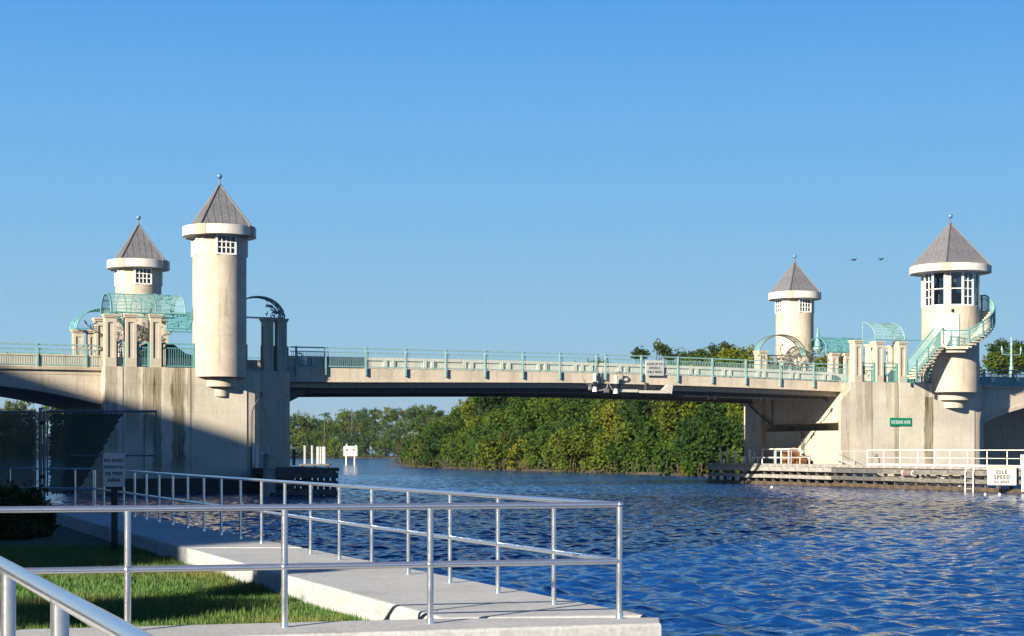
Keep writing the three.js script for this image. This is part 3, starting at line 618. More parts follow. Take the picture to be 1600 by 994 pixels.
// ---------------------------------------------------------------- stair round the control tower
{
  const t = bthing('spiral_stair', 'concrete spiral stair with teal railing winding up the control tower', 'stair', 51.6, 0, 0), rt = 1.97, ro = 3.02;
  // angles: 0 looks along the face normal, grows toward +x; lower flight comes from the left, landing by the door, upper flight goes on round the right
  const lower = { a0: -1.72, a1: -0.98, y0: 7.9, y1: 10.0, n: 11 }, upper = { a0: -0.30, a1: 1.52, y0: 10.0, y1: 12.75, n: 15 };
  mesh('landing', [sector(rt, ro, -0.99, -0.29, 9.82, 10.0, 12)], M.fascia, t);
  // the lower flight is straight, rising along the face of the pier to the landing
  const L0 = V(-4.35, 7.85, 1.35), L1 = V(-2.45, 10.0, 1.75), st = [];
  for (let i = 0; i < 11; i++) { const f = i / 11, p = L0.clone().lerp(L1, f); mesh('step', [box(0.34, 0.1, 1.05, p.x + 0.1, p.y + 0.15, p.z), box(0.2, 0.16, 0.9, p.x + 0.16, p.y + 0.03, p.z)], M.fascia, t); st.push(p); }
  for (let i = 0; i < upper.n; i++) { const a = lerp(upper.a0, upper.a1, i / upper.n), da = (upper.a1 - upper.a0) / upper.n, y = lerp(upper.y0, upper.y1, (i + 1) / upper.n); mesh('step', [sector(rt, ro, a, a + da * 1.15, y - 0.09, y, 3), sector(rt, ro - 0.12, a + 0.01, a + da, y - 0.27, y - 0.09, 3)], M.fascia, t); }
  mesh('top_landing', sector(rt, ro, upper.a1, upper.a1 + 0.55, 12.66, 12.75, 5), M.fascia, t);
  const P = (a, y, r = ro - 0.05) => V(r * Math.sin(a), y, r * Math.cos(a));
  const path = [], N = 40;
  for (let i = 0; i <= 10; i++) { const p = L0.clone().lerp(L1, i / 10); path.push(V(p.x, p.y + 0.15, p.z + 0.5)); }
  for (let i = 1; i <= N; i++) { const a = lerp(-0.9, upper.a1 + 0.55, i / N), y = a < upper.a0 ? 10.0 : a > upper.a1 ? upper.y1 : lerp(upper.y0, upper.y1, (a - upper.a0) / (upper.a1 - upper.a0)); path.push(P(a, y)); }
  const up = (o) => path.map((p) => p.clone().add(V(0, o, 0)));
  mesh('handrail', tube(up(1.08), 0.045, 120, 6), M.teal, t);
  mesh('rail', tube(up(0.82), 0.025, 120, 5), M.teal, t); mesh('rail', tube(up(0.12), 0.025, 120, 5), M.teal, t);
  const inner = []; for (let i = 0; i <= 10; i++) { const p = L0.clone().lerp(L1, i / 10); inner.push(V(p.x, p.y + 0.15, p.z - 0.5)); }
  mesh('handrail', tube(inner.map((p) => p.clone().add(V(0, 1.08, 0))), 0.045, 20, 6), M.teal, t);
  mesh('rail', [tube(inner.map((p) => p.clone().add(V(0, 0.15, 0))), 0.025, 20, 5)], M.teal, t);
  const curve = new THREE.CatmullRomCurve3(path), ci = new THREE.CatmullRomCurve3(inner), pk = [];
  for (let i = 0; i <= 150; i++) { const p = curve.getPointAt(i / 150); pk.push(bar(p.clone().add(V(0, 0.1, 0)), p.clone().add(V(0, 1.06, 0)), 0.02, 4)); }
  for (let i = 0; i <= 44; i++) { const p = ci.getPointAt(i / 44); pk.push(bar(p.clone().add(V(0, 0.1, 0)), p.clone().add(V(0, 1.06, 0)), 0.02, 4)); }
  mesh('picket', pk, M.tealPale, t, { kind: 'stuff' });
  for (let i = 0; i <= 10; i++) { const p = curve.getPointAt(i / 10); mesh('post', box(0.07, 1.1, 0.07, p.x, p.y + 0.55, p.z), M.teal, t); }
  mesh('newel', [box(0.1, 1.5, 0.1, L0.x - 0.02, 8.3, L0.z - 0.5), box(0.1, 1.5, 0.1, L0.x - 0.02, 8.3, L0.z + 0.5)], M.teal, t);
  // drum bracket that carries the landing
  mesh('bracket', [sector(rt - 0.05, ro - 0.25, -0.95, -0.32, 9.6, 9.82, 10)], M.creamB, t);
}

// ---------------------------------------------------------------- timber fenders along the channel
function fender(label, a, b0, b1, opt) {
  const t = bthing('timber_fender', label, 'dock fender', a, 0, 0), s = opt.s, rows = [[1.5, 1.8], [1.03, 1.28], [0.56, 0.8]];
  const n = Math.round((b1 - b0) / 1.05);
  seed = opt.seed;
  for (let i = 0; i <= n; i++) { const b = lerp(b0, b1, i / n), j = rr(-0.03, 0.03); mesh('post', box2(s * 0.02, s * (0.24 + j), -0.6, 1.86 + rr(-0.05, 0.03), b - 0.055 + j, b + 0.06), opt.post(b), t); }
  const cuts = opt.cuts;
  for (let r = 0; r < 3; r++) for (let k = 0; k < cuts.length - 1; k++) {
    const o = opt.out(cuts[k]) + rr(-0.015, 0.015), dy = rr(-0.03, 0.03);
    mesh('board', box2(-s * (o + 0.1), -s * o, rows[r][0] + dy, rows[r][1] + dy, cuts[k] + 0.012, cuts[k + 1] - 0.012), r === 2 ? (opt.low ?? M.woodWet) : opt.board(cuts[k]), t);
  }
  for (let b = b0; b < b1 - 0.05; b += 0.3) mesh('deck_plank', box2(-s * 0.14, s * opt.depth, 1.9 + rr(0, 0.008), 1.99, b + 0.01, Math.min(b1, b + 0.29)), opt.deck(b), t);
  mesh('edge_beam', box2(-s * 0.2, -s * 0.145, 1.84, 2.03, b0, b1), opt.edge, t);
  mesh('stringer', [box2(s * 0.3, s * 0.5, 1.6, 1.88, b0, b1), box2(s * (opt.depth - 0.2), s * opt.depth, 1.6, 1.88, b0, b1)], M.woodDark, t);
  if (opt.more) opt.more(t);
  return t;
}
fender('long weathered timber fender with gaps between its boards, in front of the right pier', 41.3, -15, 24, {
  s: 1, seed: 31, depth: 2.2, cuts: [-15, -11.4, -8.0, -5.2, -2.4, 0.7, 3.4, 6.1, 9.4, 12.6, 16, 20, 24],
  post: () => M.woodGrey,
  board: (b) => (b < 0.6 ? M.woodPale : b < 6 ? M.woodGrey : M.woodMid),
  out: (b) => (b > 0.6 && b < 6 ? 0.03 : 0.08), deck: () => M.woodMid, edge: M.woodPale,
  more(t) {
    const brace = []; for (const [x, y, z, l, r] of [[0.25, 1.4, 7.4, 0.9, 0.5], [0.25, 1.2, 9.3, 1.0, -0.5], [0.2, 1.45, 11.2, 1.2, 0.35], [0.2, 1.0, 13.4, 0.8, -0.6]]) brace.push(new THREE.BoxGeometry(0.08, 0.16, l).rotateX(r).translate(x, y, z));
    mesh('brace', brace, M.woodPale, t);
    mesh('rubber_bumper', [new THREE.CylinderGeometry(0.2, 0.2, 1.1, 14).rotateX(Math.PI / 2).translate(-0.3, 1.55, 9.0)], mat([0.16, 0.11, 0.1], 0.7), t);
    for (const z of [8.55, 9.5]) mesh('bumper_end', new THREE.CylinderGeometry(0.21, 0.21, 0.1, 14).rotateX(Math.PI / 2).translate(-0.3, 1.55, z), M.white, t);
  },
});
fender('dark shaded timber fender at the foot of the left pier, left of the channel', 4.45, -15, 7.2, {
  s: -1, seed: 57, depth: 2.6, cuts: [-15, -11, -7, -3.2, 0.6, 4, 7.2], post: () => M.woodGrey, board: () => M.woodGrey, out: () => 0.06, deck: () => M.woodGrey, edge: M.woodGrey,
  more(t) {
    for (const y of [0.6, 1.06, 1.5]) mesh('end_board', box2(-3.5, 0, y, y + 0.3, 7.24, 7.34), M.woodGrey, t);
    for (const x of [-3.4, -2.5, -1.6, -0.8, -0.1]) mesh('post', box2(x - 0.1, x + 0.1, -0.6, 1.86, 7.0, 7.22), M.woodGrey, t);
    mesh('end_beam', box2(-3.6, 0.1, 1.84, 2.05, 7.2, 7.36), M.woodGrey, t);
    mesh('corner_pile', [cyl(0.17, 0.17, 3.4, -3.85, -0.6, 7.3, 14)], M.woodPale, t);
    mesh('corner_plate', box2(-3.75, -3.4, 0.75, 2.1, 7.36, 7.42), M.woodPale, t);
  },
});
// white rail on the right fender
{
  const t = bthing('dock_railing', 'white pipe railing along the right fender beneath the green street sign', 'railing', 41.35, 0, 0);
  const A = (z, y) => V(0.1, y, z);
  for (const z of [4.2, 5.9, 7.6, 9.3, 10.9, 12.3, 13.9, 15.6, 17.3, 19]) mesh('post', bar(A(z, 1.98), A(z, 2.98), 0.03), M.rail, t);
  mesh('rail', bar(A(4.2, 2.98), A(21, 2.98), 0.03), M.rail, t); mesh('rail', bar(A(4.2, 2.5), A(21, 2.5), 0.022), M.rail, t);
  mesh('kick_plate', box2(0.06, 0.14, 1.99, 2.12, 4.2, 21), M.rail, t);
  const u = bthing('dock_railing', 'thin grey pipe railing on the left part of the right fender deck', 'railing', 41.35, 0, 0);
  for (const z of [-6.5, -4.4, -2.2, 0, 1.4, 2.8]) mesh('post', bar(A(z, 1.98), A(z, 2.92), 0.02), M.railGrey, u);
  mesh('rail', bar(A(-6.5, 2.92), A(4.2, 2.92), 0.018), M.railGrey, u);
  mesh('hose', tube([V(0.5, 2.45, -5.2), V(0.45, 2.5, -2.6), V(0.4, 2.45, -0.6), V(0.35, 2.25, 1.2), V(0.3, 2.02, 2.4)], 0.035, 30), M.railGrey, u);
  for (const z of [-5, -3.9, -2.8, -1.7, -0.7]) mesh('bracket', box2(0.44, 0.5, 1.98, 2.46, z - 0.03, z + 0.03), M.railGrey, u);
  const g = bthing('ladder_cage', 'white boxed handrail round the ladder opening at the right fender, below the shaded wall', 'handrail', 41.5, 0, -6.4);
  const P = (x, y, z) => V(x, y, z);
  mesh('rail', [bar(P(0, 3.05, -1.7), P(0, 3.05, 1.6), 0.05), bar(P(0, 2.45, -3), P(0, 2.45, 1.6), 0.05), bar(P(1, 3.05, -1.7), P(1, 3.05, 1.6), 0.05), bar(P(0, 3.05, -1.7), P(1, 3.05, -1.7), 0.05), bar(P(0, 3.05, 1.6), P(1, 3.05, 1.6), 0.05)], M.rail, g);
  for (const [x, z, y] of [[0, -3, 2.45], [0, -2.3, 2.45], [0, -1.7, 3.05], [0, 0, 3.05], [0, 0.7, 3.05], [0, 1.6, 3.05], [1, -1.7, 3.05], [1, 1.6, 3.05]]) mesh('post', bar(P(x, 1.98, z), P(x, y, z), 0.05), M.rail, g);
  const r = bthing('pump_unit', 'rusty pump cabinet behind the white boxed handrail', 'machine', 42.6, 2, -6.3);
  mesh('cabinet', [rbox(0.8, 0.9, 1.1, 0.04, 0, 0.45, 0), rbox(0.6, 0.6, 0.8, 0.04, 0.05, 0.3, 1.2)], M.rust, r); mesh('pipe', tube([V(0, 0.8, 0.2), V(0, 1.1, 0.25), V(0.1, 1.1, 0.6), V(0.1, 0.5, 1.2)], 0.05, 16), M.rust, r);
  const d = bthing('dock_ladder', 'white two pole ladder at the right fender beside the speed sign', 'ladder', 41.0, 0, 14.6);
  for (const z of [-0.35, 0.35]) mesh('pole', tube([V(0.05, 2.0, z), V(-0.05, 1.5, z + 0.03), V(0, 0.9, z - 0.02), V(-0.02, 0.2, z)], 0.045, 16), M.rail, d);
  for (const y of [0.7, 1.05, 1.4, 1.75]) mesh('rung', bar(V(0, y, -0.35), V(0, y, 0.35), 0.02), M.railGrey, d);
  const e = bthing('dock_light', 'small grey lamp on a bent post on the right fender below the green street sign', 'lamp', 41.7, 1.98, 5.1);
  mesh('post', tube([V(0, 0, 0), V(0, 0.4, 0), V(0, 0.55, -0.15), V(0, 0.58, -0.3)], 0.045, 12), M.steelDark, e); mesh('lamp_head', [new THREE.SphereGeometry(0.13, 10, 8).translate(0, 0.66, -0.36), cyl(0.1, 0.1, 0.1, 0, 0.5, -0.36)], M.steelGrey, e);
}
{ // slim poles at the far end of both fenders
  const G = 'pale marker poles on the fenders';
  let first = null;
  const pole = (a, b, h, w, label, m = M.rail) => { const t = bthing('marker_pole', label, 'pole', a, 2, b, null); mesh('shaft', [box2(-w, w, 0, h, -w, w), box2(-w - 0.012, w + 0.012, h, h + 0.04, -w - 0.012, w + 0.012)], m, t); return t; };
  pole(41.6, -13.8, 0.95, 0.05, 'white pole nearest the dark end of the right fender'); pole(41.6, -12.9, 0.95, 0.045, 'thin white pole second from the dark end of the right fender'); pole(41.6, -11.8, 0.95, 0.06, 'white pole third from the dark end of the right fender'); pole(41.6, -10.6, 0.5, 0.1, 'short stubby white post among the taller poles on the right fender'); pole(41.6, -9.9, 0.98, 0.06, 'white pole beside the shaded pier leg on the right fender'); pole(41.6, -9.3, 0.8, 0.035, 'thin grey pole close to the shaded pier leg on the right fender', M.railGrey);
  const lp = (px, d, y0, y1, w, label, m = M.rail) => { const t = thing('marker_pole', label, 'pole', V((px - 800) / F * d, y0, -d), TH); mesh('shaft', [box2(-w, w, 0, y1 - y0, -w, w), box2(-w - 0.01, w + 0.01, y1 - y0, y1 - y0 + 0.04, -w - 0.01, w + 0.01)], m, t); };
  lp(396, 87.3, 2.3, 3.3, 0.05, 'white pole standing left of the front corner of the left fender'); lp(401.5, 87.3, 2.05, 3.25, 0.055, 'white pole on the front corner of the left fender'); lp(419.5, 89, 2.05, 3.2, 0.05, 'grey white pole behind the front corner of the left fender', M.railGrey);
  lp(476, 130, 1.9, 3.3, 0.06, 'pale pole on the far part of the left fender, left of two others', M.railGrey); lp(487.5, 130, 1.9, 3.3, 0.06, 'short pale pole on the far part of the left fender, before the trees', M.railGrey); lp(452, 108, 2, 3.1, 0.04, 'thin dark pole beside the right edge of the left pier', M.steelDark); lp(459, 108, 2, 3.0, 0.08, 'thick dark pole right of the left pier edge', M.steelDark);
  const t = thing('gauge_board', 'white clearance gauge board on the far end of the left fender', 'board', V((501 - 800) / F * 130, 1.9, -130), 0.2);
  mesh('plate', [box2(-0.34, -0.15, 0, 1.35, 0, 0.05), box2(-0.08, 0.02, 0, 1.35, 0, 0.05), box2(0.09, 0.35, 0, 1.35, 0, 0.05)], M.railGrey, t); mesh('band', box2(-0.36, 0.36, 0.6, 0.66, -0.03, -0.005), M.steelDark, t);
  const dp = thing('marker_platform', 'low timber platform carrying the gauge board, behind the left fender', 'platform', V((492 - 800) / F * 130, WATER, -130.2));
  for (let i = 0; i < 8; i++) mesh('plank', box2(-1.2 + i * 0.3, -0.92 + i * 0.3, 1.22, 1.34, -0.6, 0.6), M.woodMid, dp);
  for (const x of [-1, 0, 1]) mesh('pile', cyl(0.13, 0.13, 2.4, x, -1.2, 0.3, 10), M.woodGrey, dp);
  const p = thing('dock_cleat_post', 'pale round post with a lamp top on the left fender corner', 'post', V((411 - 800) / F * 88.3, 2.02, -88.3));
  mesh('post', [cyl(0.11, 0.09, 0.55, 0, 0, 0)], M.railGrey, p); mesh('cap', [new THREE.SphereGeometry(0.13, 10, 8).translate(0, 0.72, 0), cyl(0.06, 0.06, 0.2, 0, 0.52, 0)], M.railGrey, p);
  void G; void first;
}

// ---------------------------------------------------------------- signs and fittings on the bridge
{
  const t = bthing('street_sign', 'green street name sign with white letters on the right pier wall', 'sign', 46.95, 4.62, 0.5);
  mesh('plate', box2(-0.9, 0.9, 0, 0.55, 0, 0.03), mat([0.01, 0.3, 0.2], 0.5), t);
  face('print', 1.8, 0.55, signMat(512, 156, (c, w, h) => { c.fillStyle = '#0a9c72'; c.fillRect(0, 0, w, h); lines(c, w, [['OCEAN', h / 2 + 4, 84, 170], ['AVE', h / 2 + 4, 84, 412]], '#eefaf5'); }), t, 0, 0.275, 0.034);
}
{
  const t = thing('speed_sign', 'white idle speed sign hanging on the right fender near the photo edge', 'sign', V((1565.5 - 800) / F * 94.0, 1.0, -94.0), -0.26);
  mesh('plate', rbox(1.58, 1.1, 0.05, 0.02, 0, 0.55, 0), M.trimWhite, t);
  face('print', 1.54, 1.06, signMat(512, 352, (c, w, h) => { c.fillStyle = '#e9e8dc'; c.fillRect(0, 0, w, h); c.fillStyle = '#d8cf98'; c.fillRect(0, 0, w, 44); lines(c, w, [['IDLE', 116, 96], ['SPEED', 208, 100], ['NO WAKE', 296, 62]], '#22262c'); }), t, 0, 0.55, 0.029);
  const e = thing('notice_board', 'white notice board cut by the right photo edge beside the speed sign', 'sign', V((1604 - 800) / F * 93.6, 0.7, -93.6), -0.26);
  mesh('plate', [box(0.7, 1.6, 0.05, 0.08, 0.75, 0), box(0.6, 0.55, 0.05, -0.02, 1.75, 0.06)], M.trimWhite, e); mesh('post', [cyl(0.06, 0.06, 2.2, 0.1, -0.3, -0.08)], M.railGrey, e);
  face('print', 0.66, 1.5, signMat(176, 400, (c, w, h) => { c.fillStyle = '#f2f2ec'; c.fillRect(0, 0, w, h); c.fillStyle = '#3d4650'; for (let i = 0; i < 5; i++) c.fillRect(26, 50 + i * 66, 26 + (i % 2) * 14, 34); }), e, 0.08, 0.75, 0.028);
}
{
  const t = bthing('channel_sign', 'white lettered notice on the bridge railing right of mid span', 'sign', 28.35, 0, BF + 0.18);
  mesh('plate', rbox(1.34, 0.96, 0.03, 0.012, 0.74, 8.28, 0), M.trimWhite, t);
  face('print', 1.3, 0.92, signMat(384, 272, (c, w, h) => { c.fillStyle = '#dfe2dd'; c.fillRect(0, 0, w, h); lines(c, w, [['LOOK UP TO', 58, 58], ['AVOID A', 134, 62], ['HALF WIDE', 212, 60]], '#35393a'); }), t, 0.74, 8.28, 0.018);
}
{ // navigation lights at the joint of the two leaves
  const t = bthing('navigation_light', 'white navigation lights on brackets below the middle of the lifting span', 'lamp', 25.2, 0, BF + 0.35);
  for (const [x, y, s] of [[-0.55, 7.05, 0.6], [0.95, 6.95, 0.56]]) {
    const l = new THREE.Group(); l.name = 'lantern'; l.position.set(x, y, 0); t.add(l);
    mesh('housing', [cyl(0.2 * s, 0.17 * s, 0.34, 0, 0.3, 0, 16), cyl(0.13, 0.2 * s, 0.12, 0, 0.66, 0, 16), cyl(0.17, 0.12, 0.3, 0, -0.36, 0, 16)], M.trimWhite, l);
    mesh('lens', cyl(0.15, 0.15, 0.26, 0, 0.0, 0, 16), M.glassDark, l);
  }
  mesh('bracket', [tube([V(-0.55, 7.7, 0), V(-0.5, 8.1, 0), V(-0.3, 8.4, -0.1), V(-0.1, 8.5, -0.3)], 0.045, 14), tube([V(0.95, 7.6, 0), V(0.98, 7.9, 0), V(1.3, 7.95, 0), V(1.45, 7.75, 0), V(1.5, 7.4, -0.2)], 0.045, 16), tube([V(-0.55, 7.2, 0), V(-1.1, 7.15, 0), V(-1.35, 7.45, 0)], 0.03, 10), tube([V(-0.35, 6.75, 0), V(0.2, 6.85, 0.1), V(0.4, 7.2, 0), V(0.75, 6.8, 0)], 0.05, 16)], M.steelGrey, t);
  mesh('junction_box', [rbox(0.34, 0.26, 0.26, 0.03, 0.25, 6.76, 0), rbox(0.18, 0.34, 0.16, 0.03, -0.85, 6.95, -0.1)], M.steelGrey, t);
  const w = bthing('service_beam', 'pale steel service beam under the span just right of the navigation lights', 'beam', 26.4, 0, BF + 0.15);
  mesh('beam', [box2(0, 1.45, 6.7, 6.87, -0.1, 0.1), box2(1.55, 3.7, 6.66, 6.83, -0.1, 0.1)], M.barrier, w); mesh('end_plate', [side([[3.2, 6.86], [3.9, 6.62], [4.0, 7.2], [3.6, 7.2]], -0.14, 0.14)], M.barrier, w); mesh('hanger', [box2(0.1, 0.16, 6.9, 7.4, -0.05, 0.05), box2(2, 2.06, 6.86, 7.4, -0.05, 0.05)], M.steelDark, w);
}
{ // round floodlights
  const f = (label, a, y, b, s = 1) => { const t = bthing('flood_light', label, 'lamp', a, y, b); mesh('housing', [new THREE.SphereGeometry(0.2 * s, 16, 12), cyl(0.11 * s, 0.15 * s, 0.14, 0, -0.28 * s, 0)], M.trimWhite, t); mesh('arm', tube([V(0, 0.1, -0.1), V(-0.1, 0.35, -0.15), V(-0.3, 0.4, -0.2)], 0.04, 10), M.railGrey, t); };
  f('round white flood lamp on the shaded left end of the lifting span', 5.45, 8.28, BF + 0.3); f('small round white lamp on the dark right approach span beside the pier', 56.0, 8.0, -0.75, 0.75); f('tiny pale lamp on the right approach parapet below the street lamp', 58.3, 8.05, -0.8, 0.6);
  const l = bthing('street_lamp', 'tall pale green street lamp with two short arms at the right edge', 'street lamp', 67.6, 7.5, -12); l.scale.setScalar(1.13);
  mesh('pole', [cyl(0.16, 0.15, 1.9, 0, 0, 0, 14), cyl(0.1, 0.06, 2.1, 0, 1.9, 0, 12)], M.tealPale, l);
  for (const s of [-1, 1]) { mesh('arm', tube([V(0, 2.75, 0), V(0.4 * s, 2.72, 0), V(0.8 * s, 2.8, 0), V(0.86 * s, 3.1, 0)], 0.035, 14), M.tealPale, l); mesh('lamp_head', [cyl(0.09, 0.02, 0.3, 0.86 * s, 3.05, 0, 8)], M.tealPale, l); }
}
{ // channel marker, buoys, birds
  const d = 277, t = thing('channel_marker', 'white board on two piles standing in the far water', 'sign', V((547.5 - 800) / F * d, WATER, -d));
  mesh('board', box2(-1.14, 1.14, 1.4, 3.08, 0, 0.08), mat([0.46, 0.44, 0.36], 0.6), t);
  for (const x of [-0.72, 0.68]) mesh('pile', cyl(0.14, 0.14, 4.2, x, -1.5, -0.16, 10), M.rail, t);
  mesh('light', [cyl(0.15, 0.12, 0.3, -0.6, 3.08, 0.03, 8), cyl(0.1, 0.1, 0.18, 0.9, 3.08, 0.03, 8)], M.rail, t);
  mesh('symbol', [side([[-0.85, 2.3], [-0.36, 2.3], [-0.5, 2.6], [-0.64, 2.6]], 0.082, 0.1), side([[0.3, 2.3], [0.8, 2.3], [0.64, 2.6], [0.5, 2.6]], 0.082, 0.1)], M.black, t);
  const buoy = (px, py, r, label) => { const dd = F * (EYE - WATER - r) / (py - 703), b = thing('mooring_buoy', label, 'buoy', V((px - 800) / F * dd, WATER, -dd)); mesh('float', new THREE.SphereGeometry(r, 14, 10).translate(0, r * 0.6, 0), M.trimWhite, b); mesh('ring', new THREE.TorusGeometry(r * 0.25, r * 0.08, 6, 10).translate(0, r * 1.75, 0), M.railGrey, b); };
  buoy(612, 777, 0.07, 'small white float on the blue water left of the channel middle'); buoy(1206, 761, 0.09, 'white float at the foot of the right fender'); buoy(1539.5, 772, 0.07, 'white float at the foot of the white ladder'); buoy(1562, 772, 0.08, 'white float in the water under the idle speed sign');
  const bird = (px, py, dd, label, roll) => {
    const b = thing('flying_bird', label, 'bird', V((px - 800) / F * dd, EYE + (703 - py) / F * dd, -dd), 0.5); b.rotation.z = roll;
    const pts = [[0, -0.3], [0.05, -0.22], [0.075, -0.05], [0.07, 0.1], [0.045, 0.2], [0.05, 0.25], [0.02, 0.33], [0, 0.36]].map(([x, y]) => new THREE.Vector2(x, y));
    mesh('body', [new THREE.LatheGeometry(pts, 10).rotateZ(-Math.PI / 2), ...[-1, 1].map((s) => { const w = new THREE.Shape(); w.moveTo(0.12, 0); w.quadraticCurveTo(0.14, 0.25, 0.0, 0.6); w.quadraticCurveTo(-0.08, 0.3, -0.12, 0); return new THREE.ExtrudeGeometry(w, { depth: 0.02, bevelEnabled: false }).rotateX(s * Math.PI / 2).rotateX(-s * 0.35).translate(0, 0.02, 0); })], M.black, b);
    mesh('tail', new THREE.ConeGeometry(0.09, 0.22, 6).rotateZ(-Math.PI / 2).scale(1, 0.3, 1).translate(-0.36, 0, 0), M.black, b);
  };
  bird(1334.5, 406.5, 190, 'left one of two dark birds flying between the right towers', 0.1); bird(1377.5, 405.5, 190, 'right one of two dark birds flying between the right towers', 0.35);
}

// ---------------------------------------------------------------- near walkway, lawn, railings
const WD = [-0.39, -0.921], G2 = (px, py, h = EYE - WALK) => { const d = F * h / (py - 703); return [(px - 800) / F * d, -d]; };
const walkR = (s) => [1.42 + WD[0] * s, -15.88 + WD[1] * s], walkL = (s) => [-0.67 - 0.38 * s, -15.82 - 0.925 * s];
{
  const bev = (pts, y0, y1, r = 0.045) => { const s = new THREE.Shape(pts.map(([x, z]) => new THREE.Vector2(x, -z))); return new THREE.ExtrudeGeometry(s, { depth: y1 - y0 - 2 * r, bevelEnabled: true, bevelThickness: r, bevelSize: r, bevelOffset: -r, bevelSegments: 3 }).rotateX(-Math.PI / 2).translate(0, y0 + r, 0); };
  // slabs of the walkway, butted with open joints
  const w = thing('walkway', 'pale raised concrete walkway along the water inside the steel railing', 'walkway', V(0, 0, 0)); w.userData.kind = 'structure';
  const cuts = [0.0, 12.2, 20, 28, 35];
  for (let i = 0; i < cuts.length - 1; i++) { const a = cuts[i] + (i ? 0.012 : 0), b = cuts[i + 1]; mesh('slab', bev([walkR(a + 0.25), walkR(b), walkL(b), walkL(a + (i ? 0.25 : 0.05))], 0.35, WALK), M.slab, w); }
  const f = thing('front_slab', 'pale concrete seawall cap crossing the bottom of the picture', 'walkway', V(0, 0, 0)); f.userData.kind = 'structure';
  mesh('slab', bev([[1.38, -15.37], [1.42, -15.9], [-0.67, -15.8], [-4.9, -14.72], [-9, -13.7], [-9, -12.55], [-1.45, -14.55]], 0.2, WALK, 0.03), M.slab, f);
  const l = thing('landing', 'concrete landing under the close handrail', 'walkway', V(0, 0, 0)); l.userData.kind = 'structure';
  mesh('slab', bev([[-7, -9.2], [2.5, -9.2], [2.5, 4], [-7, 4]], 0.4, WALK), M.slab, l);
  const lawn = mesh('lawn', plan([walkL(0.3), walkL(34), [-12.6, -47.5], [-20, -48], [-190, -52], [-190, 120], [-30, 120], [-30, -8], [-12, -13.2], [-4.9, -14.9], [-0.8, -15.85]].reverse(), -1.5, LAWN), mat([0.045, 0.06, 0.018], 1.0, { map: slabTex }), scene);
  tag(lawn, 'ground of the lawn beside the walkway', null, null, 'structure');
}
{ // grass blades on the part of the lawn in view
  const blades = []; seed = 5150;
  for (let i = 0; i < 9; i++) { const h = rr(0.05, 0.12), w = rr(0.004, 0.007), a = rr(0, 6.28), lean = rr(0.01, 0.06), x = rr(-0.05, 0.05), z = rr(-0.05, 0.05), g = new THREE.BufferGeometry(); g.setAttribute('position', new THREE.Float32BufferAttribute([-w, 0, 0, w, 0, 0, -w * 0.7, h * 0.6, lean * 0.4, w * 0.7, h * 0.6, lean * 0.4, 0, h, lean], 3)); g.setIndex([0, 1, 2, 1, 3, 2, 2, 3, 4]); g.computeVertexNormals(); g.rotateY(a).translate(x, 0, z); blades.push(g); }
  const g = merged(blades), n = 26000, im = new THREE.InstancedMesh(g, new THREE.MeshPhysicalMaterial({ color: RGB(1, 1, 1), roughness: 0.7, side: THREE.DoubleSide, transmission: 0.25, thickness: 0 }), n), m4 = new THREE.Matrix4(), q = new THREE.Quaternion(), c = new THREE.Color();
  let k = 0;
  while (k < n) {
    const z = -15 - Math.pow(rnd(), 1.3) * 17, s = (-z - 15.82) / 0.925, edge = -0.72 - 0.38 * s, x = edge - Math.pow(rnd(), 1.15) * 9.5;
    if (z > -14.95 + 0.25 * (x + 4.9) * 1.0 - 0.35 || x < -0.335 * -z) continue;
    const p = vnoise(x * 0.9 + 50, z * 0.9 + 50, 4096, 7), sc = rr(0.6, 1.25) * (0.7 + 0.6 * p);
    q.setFromAxisAngle(V(0, 1, 0), rr(0, 6.28)); m4.compose(V(x, LAWN - 0.005, z), q, V(1.2, sc, 1.2)); im.setMatrixAt(k, m4);
    const near = edge - x, dry = clamp(p * 1.3 - 0.72 + rr(-0.2, 0.3) + (near < 0.5 && s > 3 ? 0.55 * vnoise(s * 0.8, 2, 4096, 9) : 0), 0, 1); c.setRGB(lerp(0.05, 0.18, dry), lerp(0.125, 0.15, dry), lerp(0.006, 0.026, dry)); im.setColorAt(k, c); k++;
  }
  im.name = 'grass'; im.castShadow = im.receiveShadow = true; scene.add(im); tag(im, 'short green and yellowish grass blades on the lawn beside the walkway', 'grass', null, 'stuff');
}
function pipeRail(label, posts, rails, r = 0.03, extra) {
  const t = thing('steel_railing', label, 'railing', V(0, 0, 0), 0, null);
  for (const p of posts) { mesh('post', [bar(V(p[0], WALK, p[1]), V(p[0], WALK + 1.06, p[1]), r, 16), cyl(r * 1.3, r * 1.12, 0.05, p[0], WALK, p[1], 16)], M.alu, t); }
  for (const pts of rails) mesh('rail', tubeLine(pts, r), M.alu, t);
  if (extra) extra(t);
  return t;
}
function tubeLine(pts, r) { const out = []; for (let i = 0; i < pts.length - 1; i++) { out.push(bar(pts[i], pts[i + 1], r, 16)); if (i) out.push(new THREE.SphereGeometry(r, 14, 10).translate(pts[i].x, pts[i].y, pts[i].z)); } return out; }
